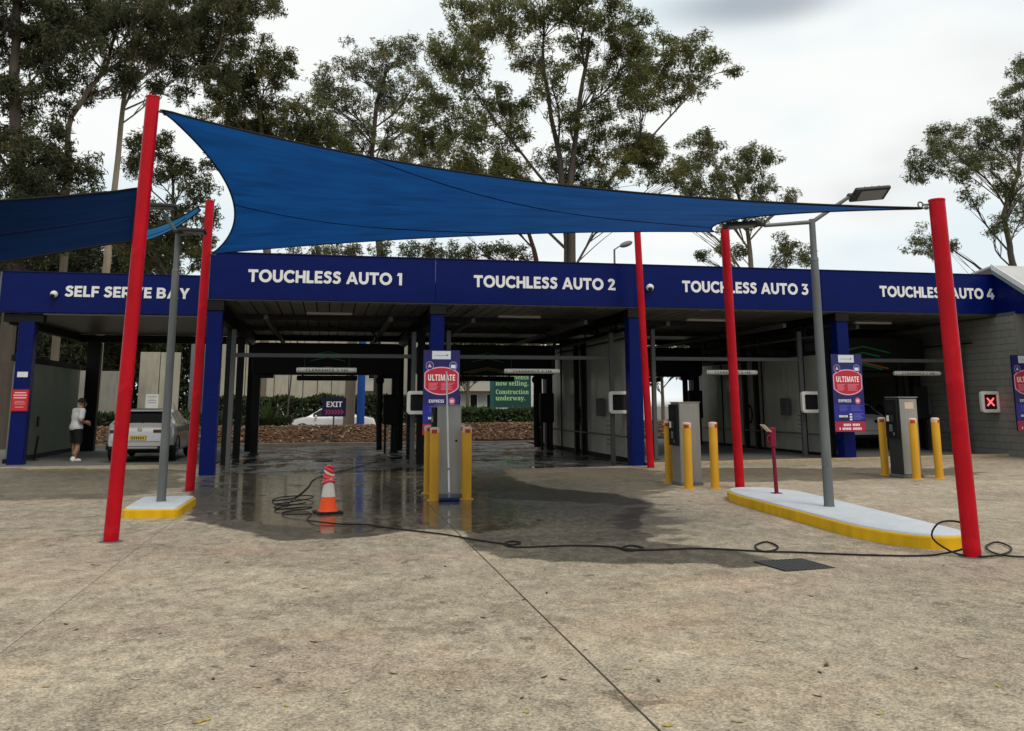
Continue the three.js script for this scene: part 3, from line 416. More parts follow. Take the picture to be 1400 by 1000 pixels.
island('kerb_island', 'short pale island with a yellow painted kerb before the self serve bay', roundCorners(flat([[-2.82, -14.25], [-2.02, -14.12], [-2.0, -15.95], [-2.86, -15.95]]), 0.14), 0.145);

// ------------------------------------------------------------------ lamp posts with flat heads
function lampPost(label, base, h, arms) {
  const o = thing('lamp_post', label, 'lamp post', [base.x, base.y, base.z], 0, 'galvanised lamp posts');
  part(o, 'pole', [rod(V(0, -0.02, 0), V(0, h * 0.86, 0), 0.068, 0.056, 18), rod(V(0, h * 0.86, 0), V(0, h, 0), 0.046, 0.044, 16), rod(V(0, h * 0.85, 0), V(0, h * 0.862, 0), 0.062, 0.05, 16)], M.galv);
  part(o, 'collar', [rod(V(0, -0.01, 0), V(0, 0.02, 0), 0.078, 0.072, 18)], M.galv); part(o, 'hatch', [cbox(0, 0.62, 0.064, 0.05, 0.16, 0.008, 0.002)], M.galv);
  for (const [dx, dy, dz, yaw, tilt, len, back = 0, roll = 0] of arms) {
    const e = V(dx, h + dy, dz); part(o, 'arm', [rod(V(0, h - 0.04, 0), e, 0.03, 0.026, 10)], M.galv);
    const head = join([cbox(len / 2 + 0.06, 0, 0, len, 0.055, 0.30, 0.018), cbox(0.05, -0.01, 0, 0.14, 0.05, 0.08, 0.012), ...[0.3, 0.5, 0.7].map((k) => cbox(len * k + 0.06, 0.034, 0, 0.012, 0.02, 0.26, 0.002))]);
    const m4 = new THREE.Matrix4().makeRotationFromEuler(new THREE.Euler(roll, yaw, tilt, 'YZX')).setPosition(e).multiply(new THREE.Matrix4().makeTranslation(-back * len, 0.03, 0)); head.applyMatrix4(m4); const hd = part(o, 'lamp_head', [head], M.steelDark);
    const lens = cbox(len / 2 + 0.08, -0.031, 0, len * 0.72, 0.008, 0.22, 0.002); lens.applyMatrix4(m4); part(hd, 'lens', [lens], M.grey);
  }
  return o;
}
const lpR = onGround(1134, 693, 0.148), lpL = onGround(220, 686, 0.143);
lampPost('galvanised lamp post standing on the long yellow-edged island', lpR, atZ(1110, 300, lpR.z).y - lpR.y, [[0.55, 0.33, 0.1, -0.1, 0.1, 0.54, 0, -0.42], [-0.7, -0.10, -0.1, Math.PI - 0.25, -0.05, 0.5]]);
lampPost('galvanised lamp post standing on the short yellow-edged island', lpL, atZ(244.5, 318, lpL.z).y - lpL.y, [[-0.28, 0.36, 0.1, 0.0, 0.0, 0.54, 0.62], [0.22, -0.02, 0.1, 0, 0.0, 0.42, 0.62]]);

// ------------------------------------------------------------------ bollards and pay kiosks
function bollard() {
  const o = thing('bollard', '', 'bollard', [0, 0, 0], 0, 'yellow bollards round the pay kiosks');
  part(o, 'tube', [lathe([[0.079, 0], [0.079, 1.09], [0.0785, 1.1]], 24)], M.yellow);
  part(o, 'cap', [lathe([[0.0785, 1.1], [0.081, 1.105], [0.081, 1.17], [0.074, 1.188], [0.04, 1.196], [0.0001, 1.198]], 24)], M.bandWhite);
  const b = new THREE.CylinderGeometry(0.0825, 0.0825, 0.06, 22, 1, true, -0.9, 1.2).translate(0, 1.125, 0); part(o, 'reflector', [b], M.bandRed);
  part(o, 'foot_plate', [rod(V(0, 0, 0), V(0, 0.012, 0), 0.12, 0.115, 20)], M.yellow); return o;
}
const bol = bollard(); let firstBol = true;
const putBollard = (px, py, label, turn = 0) => { const p = onGround(px, py), y = groundY(p.x); if (firstBol) { firstBol = false; bol.position.set(p.x, y, p.z); bol.rotation.y = turn; bol.userData.label = label; return bol; } return dup(bol, label, [p.x, y, p.z], turn); };
putBollard(593, 684.5, 'yellow bollard at the pay kiosk with the leaning brush, left of the brush', 0.1); putBollard(638, 683, 'yellow bollard at the pay kiosk with the leaning brush, right of the brush', 0.3);
putBollard(585, 675, 'yellow bollard behind and left of the pay kiosk with the leaning brush', 0.4); putBollard(629, 673, 'yellow bollard behind and right of the pay kiosk with the leaning brush', 0.5);
putBollard(942, 669, 'yellow bollard right in front of the black-faced kiosk before bay 3', -0.2); putBollard(978, 668, 'yellow bollard standing between the grey kiosk and the long island', 0.9); putBollard(915.5, 661, 'yellow bollard behind the black keypad face of the kiosk before bay 3', -0.3);
putBollard(1211, 650, 'yellow bollard beside the keypad face of the dark kiosk', -0.3); putBollard(1254, 655.5, 'yellow bollard touching the dark kiosk with the pale label', -0.3); putBollard(1285, 654.5, 'yellow bollard on the far side of the dark kiosk with the pale label', 0.9);

function kiosk(label, p, variant) {
  const o = thing('pay_kiosk', label, 'pay kiosk', [p.x, groundY(p.x), p.z], 0, 'steel pay kiosks'), w = 0.42, d = 0.44, h = variant === 2 ? 1.6 : 1.55;
  part(o, 'cabinet', [cbox(0, h / 2, 0, w, h, d, 0.012)], variant === 2 ? M.steelDark : M.stainless);
  part(o, 'side_door', [cbox(0, h / 2 + 0.02, d / 2 + 0.004, w - 0.03, h - 0.1, 0.008, 0.003)], M.stainless);
  part(o, 'plinth', [cbox(0, 0.03, 0, w + 0.04, 0.06, d + 0.04, 0.006)], M.galv);
  part(o, 'lid', [cbox(0, h + 0.008, 0, w + 0.03, 0.016, d + 0.03, 0.004)], M.stainless);
  const f = part(o, 'pay_face', [cbox(-w / 2 - 0.03, h - 0.42, 0, 0.06, 0.78, d - 0.04, 0.015)], M.black), X = -w / 2 - 0.062;
  part(f, 'screen', [cbox(X, h - 0.2, 0, 0.006, 0.16, 0.24, 0.002)], M.screen); part(f, 'card_reader', [cbox(X - 0.012, h - 0.42, 0.06, 0.03, 0.13, 0.1, 0.006)], M.steelDark); part(f, 'label_plate', [cbox(X, h - 0.42, -0.1, 0.004, 0.12, 0.09, 0.001)], M.white);
  for (let r = 0; r < 4; r++) for (let c = 0; c < 3; c++) part(f, 'key', [cbox(X - 0.004, h - 0.56 - r * 0.035, -0.04 + c * 0.035, 0.01, 0.024, 0.024, 0.003)], M.grey);
  part(f, 'coin_slot', [cbox(X, h - 0.73, 0.08, 0.006, 0.06, 0.05, 0.001)], M.galv);
  if (variant === 2) part(o, 'rating_label', [cbox(0.02, h - 0.16, d / 2 + 0.009, 0.2, 0.13, 0.004, 0.001)], M.bandWhite);
  if (variant === 0) part(o, 'lock', [rod(V(0.12, 0.95, d / 2), V(0.12, 0.95, d / 2 + 0.018), 0.02, 0.02, 10)], M.black);
  return o;
}
const k1 = onGround(611, 679); kiosk('grey steel pay kiosk with a long white-handled brush leaning on it', k1, 0);
kiosk('grey steel pay kiosk between three bollards before bay 3', onGround(940, 663), 1);
kiosk('dark steel pay kiosk with a pale label, between three bollards before bay 4', onGround(1240, 652.5), 2);
{ // brush leaning on the first kiosk
  const a = onGround(614, 686), o = thing('wash_brush', 'long white-handled wash brush with a blue head leaning on the kiosk', 'brush', [a.x, groundY(a.x), a.z]), top = atZ(610.5, 508, k1.z + 0.27).sub(o.position);
  part(o, 'handle', [rod(V(0, 0.08, 0), top, 0.016, 0.014, 10)], M.white); part(o, 'joint', [rod(V(0, 0.06, 0), V(0, 0.08, 0).lerp(top, 0.03), 0.022, 0.02, 8), rod(V(0, 0.08, 0).lerp(top, 0.2), V(0, 0.08, 0).lerp(top, 0.215), 0.02, 0.02, 8)], M.grey);
  part(o, 'head', [cbox(0, 0.04, 0, 0.34, 0.035, 0.08, 0.012)], std(lin(0.01, 0.03, 0.13), 0.5)); const br = []; for (let i = 0; i < 16; i++) for (let j = 0; j < 4; j++) br.push(rod(V(-0.16 + i * 0.0215, 0.022, -0.032 + j * 0.021), V(-0.17 + i * 0.0228, 0.001, -0.04 + j * 0.026), 0.009, 0.012, 5)); const b = part(o, 'bristles', br, M.navyDeep); b.userData.kind = 'stuff';
}

// ------------------------------------------------------------------ at the mouth of each bay: frame, clearance tube, signal box
const BAY = { 1: 'the bay next to the self serve bay', 2: 'the bay right of the brush kiosk', 3: 'the bay behind the long island', 4: 'the bay beside the block end wall' };
const bays = [['1', -2.3, 2.16, -0.02], ['2', 3.06, 7.46, 5.27], ['3', 8.64, 12.97, 10.9], ['4', 14.3, 18.05, 16.6]], FRZ = -23.6;
for (const [n, a, b] of bays) {
  const y = groundY((a + b) / 2) + (a > 8 ? 0.05 : -0.01), o = thing('entry_frame', `grey steel guide frame across ${BAY[n]}`, 'frame', [(a + b) / 2, y, FRZ], 0, 'steel frames at the bay mouths'), w = (b - a) / 2;
  for (const s of [-1, 1]) { part(o, 'post', [cbox(s * w, 1.72, 0, 0.11, 3.44, 0.11, 0.01)], M.greyPaint); part(o, 'foot', [cbox(s * w, 0.008, 0, 0.24, 0.016, 0.24, 0.002)], M.greyPaint); }
  part(o, 'cross_bar', [cbox(0, 2.8 - y, 0.0, 2 * w - 0.115, 0.1, 0.1, 0.01)], M.greyPaint);
  for (let k = 0; k < 6; k++) part(o, 'hook', [rod(V(w - 0.06, 0.5 + k * 0.12, 0.02), V(w - 0.18, 0.52 + k * 0.12, 0.02), 0.009, 0.009, 6)], M.steelDark);
}
const clearMat = printMat(1024, 128, (c, w, h) => { c.fillStyle = '#bcbcb6'; c.fillRect(0, 0, w, h); c.fillStyle = '#101012'; c.font = 'bold 104px sans-serif'; c.textAlign = 'center'; c.textBaseline = 'middle'; c.fillText('CLEARANCE 2.1M', w / 2, h / 2 + 6, 760); c.fillStyle = '#8d8d88'; c.fillRect(0, 0, 14, h); c.fillRect(w - 14, 0, 14, h); }, 0.5);
bays.forEach(([n, , , cx]) => {
  const o = thing('clearance_sign', `white clearance tube hanging in ${BAY[n]}`, 'clearance sign', [cx, 2.44, FRZ + 0.02], 0, 'clearance tubes'), r = 0.065, L = 1.42;
  const g = new THREE.CylinderGeometry(r, r, L, 20, 1, true); g.rotateZ(Math.PI / 2); const uv = g.attributes.uv, p = g.attributes.position; for (let i = 0; i < uv.count; i++) { const a = Math.atan2(p.getY(i), p.getZ(i)); uv.setXY(i, p.getX(i) / L + 0.5, clamp(a / 1.55 + 0.5)); }
  part(o, 'tube', [g], clearMat, false);
  for (const s of [-1, 1]) { part(o, 'end_cap', [rod(V(s * L / 2, 0, 0), V(s * (L / 2 + 0.03), 0, 0), r, r * 0.8, 18)], M.white); part(o, 'chain', [rod(V(s * 0.55, r * 0.9, 0), V(s * 0.55, 0.31, 0), 0.006, 0.006, 6)], M.steelDark); }
});
const rrect = (w, h, r) => { const s = new THREE.Shape(); s.moveTo(-w / 2 + r, -h / 2); s.lineTo(w / 2 - r, -h / 2); s.quadraticCurveTo(w / 2, -h / 2, w / 2, -h / 2 + r); s.lineTo(w / 2, h / 2 - r); s.quadraticCurveTo(w / 2, h / 2, w / 2 - r, h / 2); s.lineTo(-w / 2 + r, h / 2); s.quadraticCurveTo(-w / 2, h / 2, -w / 2, h / 2 - r); s.lineTo(-w / 2, -h / 2 + r); s.quadraticCurveTo(-w / 2, -h / 2, -w / 2 + r, -h / 2); return s; };
[['1', 2.28], ['2', 7.6], ['3', 13.12], ['4', 18.06]].forEach(([n, x], i) => {
  const z = i === 3 ? -22.55 : FRZ + 0.19, lit = i === 3, o = thing('signal_box', lit ? 'white-framed signal box showing a red cross at touchless bay 4' : `blank white-framed signal box in ${BAY[n]}`, 'signal', [x, 1.63, z], 0, 'signal boxes at the bays');
  const s = rrect(0.56, 0.56, 0.09); s.holes.push(rrect(0.43, 0.43, 0.05)); part(o, 'surround', [new THREE.ExtrudeGeometry(s, { depth: 0.09, bevelEnabled: true, bevelSize: 0.012, bevelThickness: 0.012, bevelSegments: 2 }).translate(0, 0, -0.03)], M.white);
  part(o, 'screen', [cbox(0, 0, 0.0, 0.44, 0.44, 0.05, 0.004)], M.screen);
  part(o, 'bracket', i === 3 ? [cbox(0.2, 0, -0.06, 0.1, 0.1, 0.06, 0.004)] : [cbox(-0.1, 0, -0.08, 0.1, 0.16, 0.1, 0.004)], M.steelDark);
  if (lit) { const red = new THREE.MeshStandardMaterial({ color: lin(0.5, 0.02, 0.03), emissive: lin(1, 0.16, 0.18), emissiveIntensity: 1.25, roughness: 0.4 }); for (const a of [0.785, -0.785]) part(o, 'cross_bar', [cbox(0, 0, 0, 0.30, 0.04, 0.01 + (a > 0 ? 0.004 : 0), 0.002).rotateZ(a).translate(0, 0, 0.042)], red); const l = new THREE.PointLight(0xff2222, 0.04, 6); l.position.set(0, 0, 0.12); l.castShadow = true; o.add(l); l.name = 'signal_glow'; }
});

// ------------------------------------------------------------------ touchless gantries inside the bays
function gantry(n, x, z, w) {
  const y = groundY(x) + (x > 8 ? 0.05 : -0.006), o = thing('wash_gantry', `black wash gantry with green chevrons in ${BAY[n]}`, 'wash gantry', [x, y, z], 0, 'wash gantries in the bays');
  const s = rrect(w, 0.98, 0.16), hd = part(o, 'header', [new THREE.ExtrudeGeometry(s, { depth: 0.7, bevelEnabled: true, bevelSize: 0.02, bevelThickness: 0.02, bevelSegments: 2 }).translate(0, 3.06 - y, -0.35)], M.black);
  for (const [yy, mt, k] of [[3.38, M.green, 1], [3.16, M.green, 0.62], [2.88, M.orangeTrim, 0.9], [2.8, M.green, 0.7]]) for (const sgn of [-1, 1]) part(hd, 'chevron', [cbox(sgn * 0.45 * k, 0, 0, 0.92 * k, 0.035, 0.012, 0.002).rotateZ(-sgn * 0.2).translate(0, yy - y - 0.09 * k, 0.376 + (sgn > 0 ? 0.002 : 0))], mt);
  part(o, 'spray_bar', [cbox(0, 2.44 - y, 0.1, 1.95, 0.16, 0.3, 0.03)], M.softBlack); part(o, 'hanger', [cbox(-0.8, 2.53 - y, 0.1, 0.06, 0.1, 0.1, 0), cbox(0.8, 2.53 - y, 0.1, 0.06, 0.1, 0.1, 0)], M.black);
  for (const sgn of [-1, 1]) { const X = sgn * (w / 2 - 0.14); part(o, 'leg', [cbox(X, 1.3, 0, 0.22, 2.6, 0.34, 0.02)], M.black); part(o, 'leg_foot', [cbox(X, 0.03, 0, 0.3, 0.06, 0.5, 0.01)], M.steelDark); }
  const X = w / 2 - 0.3; part(o, 'carriage', [cbox(X, 1.42, 0.35, 0.46, 0.98, 0.34, 0.03)], M.softBlack); part(o, 'carriage_post', [cbox(X - 0.16, 0.48, 0.36, 0.07, 0.92, 0.08, 0.006), cbox(X + 0.16, 0.48, 0.36, 0.09, 0.92, 0.08, 0.006)], M.black);
  part(o, 'drop_arm', [tube([V(X - 0.34, 2.6, 0.3), V(X - 0.36, 1.8, 0.34), V(X - 0.36, 0.9, 0.34), V(X - 0.34, 0.12, 0.32)], 0.09, 24, 10)], M.softBlack); part(o, 'drop_joint', [new THREE.SphereGeometry(0.14, 14, 10).translate(X - 0.36, 2.36, 0.32)], M.black);
  part(o, 'side_fin', [cbox(-w / 2 + 0.42, 2.5 - y, 0.2, 0.5, 0.14, 0.1, 0.02), cbox(w / 2 - 0.42, 2.5 - y, 0.2, 0.5, 0.14, 0.1, 0.02)], M.black);
  return o;
}
gantry('1', 0.0, -31.0, 4.75); gantry('2', 5.3, -31.0, 4.7); gantry('3', 10.7, -31.4, 5.0); gantry('4', 15.85, -25.4, 4.1);

// ------------------------------------------------------------------ wash menu boards
const menuMat = printMat(512, 1060, (c, w, h) => {
  c.fillStyle = '#16145c'; c.fillRect(0, 0, w, h);
  c.fillStyle = '#1d1c8a'; c.fillRect(0, 690, w, 210);
  c.fillStyle = '#cdd3da'; c.fillRect(120, 8, 262, 104); c.strokeStyle = '#555b70'; c.lineWidth = 5; c.beginPath(); c.moveTo(160, 66); c.lineTo(318, 66); c.stroke(); c.fillStyle = '#3a4060'; c.fillRect(320, 52, 22, 18);
  const shape = () => { c.beginPath(); c.moveTo(22, 290); c.bezierCurveTo(120, 190, 392, 190, 490, 290); c.lineTo(490, 470); c.bezierCurveTo(392, 585, 120, 585, 22, 470); c.closePath(); };
  shape(); c.fillStyle = '#b51a38'; c.fill(); c.strokeStyle = '#e3a7b2'; c.lineWidth = 14; c.stroke();
  for (const [x, f] of [[88, '#3b1f63'], [418, '#2a3f78']]) { c.beginPath(); c.arc(x, 196, 52, 0, 7); c.fillStyle = f; c.fill(); c.strokeStyle = '#b9a3c8'; c.lineWidth = 6; c.stroke(); }
  c.fillStyle = '#c9b4cd'; c.beginPath(); c.moveTo(88, 166); c.lineTo(116, 214); c.lineTo(60, 214); c.fill(); c.fillStyle = '#d8e2ee'; c.fillRect(386, 182, 66, 44);
  c.fillStyle = '#f2e9e6'; c.textAlign = 'center'; c.textBaseline = 'middle'; c.font = 'bold 96px sans-serif'; c.save(); c.translate(w / 2, 345); c.scale(0.84, 1.12); c.fillText('ULTIMATE', 0, 0); c.restore();
  c.fillStyle = '#dd8c9a'; for (let r = 0; r < 6; r++) { c.fillRect(76, 412 + r * 16, 130 - (r % 3) * 14, 6); c.fillRect(250, 412 + r * 16, 190 - (r * 29) % 60, 6); }
  c.fillStyle = '#e6e8f2'; c.font = 'bold 54px sans-serif'; c.textAlign = 'left'; c.fillText('EXPRESS', 78, 640); c.beginPath(); c.arc(404, 640, 46, 0, 7); c.fillStyle = '#c05a78'; c.fill(); c.fillStyle = '#f0dbe2'; for (const [x, q] of [[382, 12], [398, 14], [416, 12]]) c.fillRect(x, 622, q, 36);
  c.fillStyle = '#5057ac'; for (let r = 0; r < 5; r++) { c.fillRect(90, 705 + r * 17, 160 - (r * 37) % 50, 7); c.fillRect(280, 705 + r * 17, 190 - (r * 53) % 70, 7); }
  c.fillStyle = '#0d0c35'; c.fillRect(70, 828, 170, 72); c.fillStyle = '#e2e4ee'; for (const x of [76, 96, 116, 136, 164, 184, 204]) c.fillRect(x, 836, 15, 30); for (const y of [815, 850, 884]) c.fillRect(252, y, 42, 22);
  c.fillStyle = '#6b71bb'; for (let r = 0; r < 5; r++) c.fillRect(316, 816 + r * 18, 170 - (r * 41) % 60, 7);
  c.fillStyle = '#a01c3c'; c.fillRect(0, 922, w, h - 922); c.fillStyle = '#efdfe4'; for (let x = 118; x < 396; x += 25) if ((x / 25 | 0) % 6 !== 4) c.fillRect(x, 952, 19, 32); for (let x = 70; x < 446; x += 25) if ((x / 25 | 0) % 7 !== 3) c.fillRect(x, 1004, 19, 32);
}, 0.4);
[['hung behind the kiosk with the leaning brush', 2.68, -21.92, 0], ['hung on the navy column behind the long island', 13.36, -21.92, 0], ['on the block end wall beside the red cross', 18.42, -21.5, 0]].forEach(([s, x, z, t]) => {
  const o = thing('menu_board', `navy and red wash menu board ${s}`, 'sign board', [x, 1.87, z], t, 'wash menu boards');
  part(o, 'board', [cbox(0, 0, 0, 0.88, 2.0, 0.05, 0.008)], M.navyDeep); printPlane(o, 'print', 0.875, 1.99, 0, 0, 0.0275, menuMat);
  part(o, 'bracket', [cbox(-0.2, 0.6, -0.06, 0.06, 0.12, 0.08, 0), cbox(-0.2, -0.6, -0.06, 0.06, 0.12, 0.08, 0)], M.steelDark);
});

// ------------------------------------------------------------------ small things on the forecourt
{ // traffic cone
  const p = onGround(448, 702), o = thing('traffic_cone', 'orange traffic cone wrapped in red and white tape near the coiled hose', 'traffic cone', [p.x, groundY(p.x), p.z], 0.3);
  part(o, 'base', [cbox(0, 0.018, 0, 0.37, 0.036, 0.37, 0.012)], M.rubber); const R = (y) => 0.142 - 0.162 * y;
  part(o, 'lower_cone', [lathe([[0.16, 0.036], [R(0.06), 0.05], [R(0.24), 0.24]])], M.orange); part(o, 'reflective_band', [lathe([[R(0.24) + 0.002, 0.24], [R(0.47) + 0.002, 0.47]])], M.coneWhite); part(o, 'upper_cone', [lathe([[R(0.47), 0.47], [0.032, 0.69], [0.022, 0.7], [0.0001, 0.7]])], M.orange);
  const rr = rng(5), w = []; for (let k = 0; k < 7; k++) { const y = 0.44 + k * 0.035, a0 = rr() * 6, q = []; for (let i = 0; i <= 14; i++) { const a = a0 + i / 14 * 6.6, yy = y + Math.sin(a + k) * 0.035, r = R(yy) + 0.008 + rr() * 0.01; q.push(V(Math.cos(a) * r, yy, Math.sin(a) * r)); } w.push([q, k]); }
  for (const [q, k] of w) { const g = tube(q, 0.02, 40, 5); part(o, 'tape', [g], k % 3 === 1 ? M.coneWhite : M.pink); }
}
{ // long black hose: out of bay 1, a coil by the cone, then across the concrete past the far pole
  const G = (px, py, l = 0.02) => { const p = onGround(px, py); p.y = groundY(p.x) + l; return p; }, pts = [];
  for (const [x, y] of [[534, 626], [520, 630], [490, 639], [455, 648], [432, 655], [420, 668], [402, 682], [385, 688], [372, 686], [386, 682], [420, 681], [424, 686], [390, 689], [374, 692], [400, 694], [418, 692], [380, 696], [378, 699], [420, 697], [424, 700], [388, 702], [392, 706], [410, 707], [425, 708], [420, 712], [432, 716], [462, 718], [500, 719], [520, 722], [560, 727], [610, 733], [650, 740], [684, 745], [700, 747], [712, 744], [698, 742], [690, 746], [704, 750], [780, 748], [840, 750], [860, 755], [880, 752], [862, 748], [850, 752], [880, 754], [960, 752], [1020, 755], [1050, 756], [1064, 750], [1048, 743], [1033, 748], [1044, 756], [1080, 757], [1180, 761], [1262, 762]]) pts.push(G(x, y, 0.014 + (pts.length > 6 && pts.length < 26 ? 0.012 * (pts.length % 4) : 0)));
  // the hose springs up in a loose loop beside the pole
  const l0 = G(1290, 760); pts.push(l0); for (const [dx, h] of [[0.22, 0.12], [0.33, 0.34], [0.16, 0.52], [-0.06, 0.5], [-0.14, 0.3], [0.02, 0.08]]) pts.push(V(l0.x + dx, groundY(l0.x) + h * 0.62 + 0.014, l0.z + 0.05 + dx * 0.1)); pts.push(G(1318, 762.5), G(1345, 764));
  for (const [x, y] of [[1372, 761], [1383, 752], [1364, 744], [1349, 750], [1362, 760], [1385, 764], [1430, 765], [1500, 768]]) pts.push(G(x, y));
  single('hose', 'long black rubber hose trailing from bay 1 across the concrete, coiled by the cone', 'hose', [tube(pts, 0.0098, 900, 7)], M.rubber);
}
function grate(label, p, w, d, n, turn) {
  const o = thing('drain_grate', label, 'drain grate', [p.x, groundY(p.x) + 0.003, p.z], turn, 'iron drain grates'); part(o, 'pit', [cbox(0, 0.0005, 0, w, 0.001, d, 0)], M.softBlack);
  part(o, 'rim', [box(-w / 2, w / 2, 0.0012, 0.006, d / 2 - 0.02, d / 2, 0.002), box(-w / 2, w / 2, 0.0012, 0.006, -d / 2, -d / 2 + 0.02, 0.002), box(-w / 2, -w / 2 + 0.02, 0.0012, 0.006, -d / 2 + 0.021, d / 2 - 0.021, 0.002), box(w / 2 - 0.02, w / 2, 0.0012, 0.006, -d / 2 + 0.021, d / 2 - 0.021, 0.002)], M.steelDark);
  for (let i = 0; i < n; i++) part(o, 'bar', [cbox(-w / 2 + (i + 1) * w / (n + 1), 0.0035, 0, 0.02, 0.0035, d - 0.045, 0)], M.greyPaint);
}
grate('square iron drain grate set in the dry concrete at the end of the wet streak', grateSpot, 0.56, 0.56, 11, 0.1); grate('iron drain grate in the wet floor of touchless bay 1', onGround(443, 630), 0.5, 0.9, 9, 0);
{ const p = onGround(1062, 675, 0.148), o = thing('ticket_stand', 'slim dark red stand with a tilted plate on the long island', 'stand', [p.x, p.y, p.z]);
  part(o, 'post', [rod(V(0, 0, 0), V(-0.02, 0.8, 0), 0.032, 0.028, 12)], M.darkRed); part(o, 'foot', [cbox(0, 0.006, 0, 0.14, 0.012, 0.14, 0.002)], M.darkRed); part(o, 'head', [cbox(-0.03, 0.86, 0, 0.1, 0.3, 0.1, 0.02)], M.darkRed); part(o, 'tilted_plate', [cbox(0, 0, 0, 0.16, 0.014, 0.14, 0.003).rotateZ(-0.75).translate(-0.13, 1.0, 0)], M.bandWhite); part(o, 'hook', [tube([V(-0.06, 0.9, 0.03), V(-0.13, 0.86, 0.04), V(-0.12, 0.8, 0.03), V(-0.06, 0.78, 0.02)], 0.012, 16, 6)], M.darkRed); }
for (const [px, py, z, l] of [[75, 403, -26.6, 'white dome camera on the navy fascia beside the self serve lettering'], [887, 394, FZ, 'white dome camera on the navy fascia beside the red pole, before bay 3 lettering']]) {
  const p = atZ(px, py, z), o = thing('security_camera', l, 'camera', [p.x, p.y, z + 0.001], 0, 'dome cameras on the fascia'); part(o, 'mount', [rod(V(0, 0, 0), V(0, 0, 0.05), 0.075, 0.07, 18)], M.white); part(o, 'housing', [new THREE.SphereGeometry(0.095, 20, 12).translate(0, -0.0, 0.11)], M.white); part(o, 'dome', [new THREE.SphereGeometry(0.06, 16, 10).translate(-0.015, -0.04, 0.16)], M.glassDark);
}

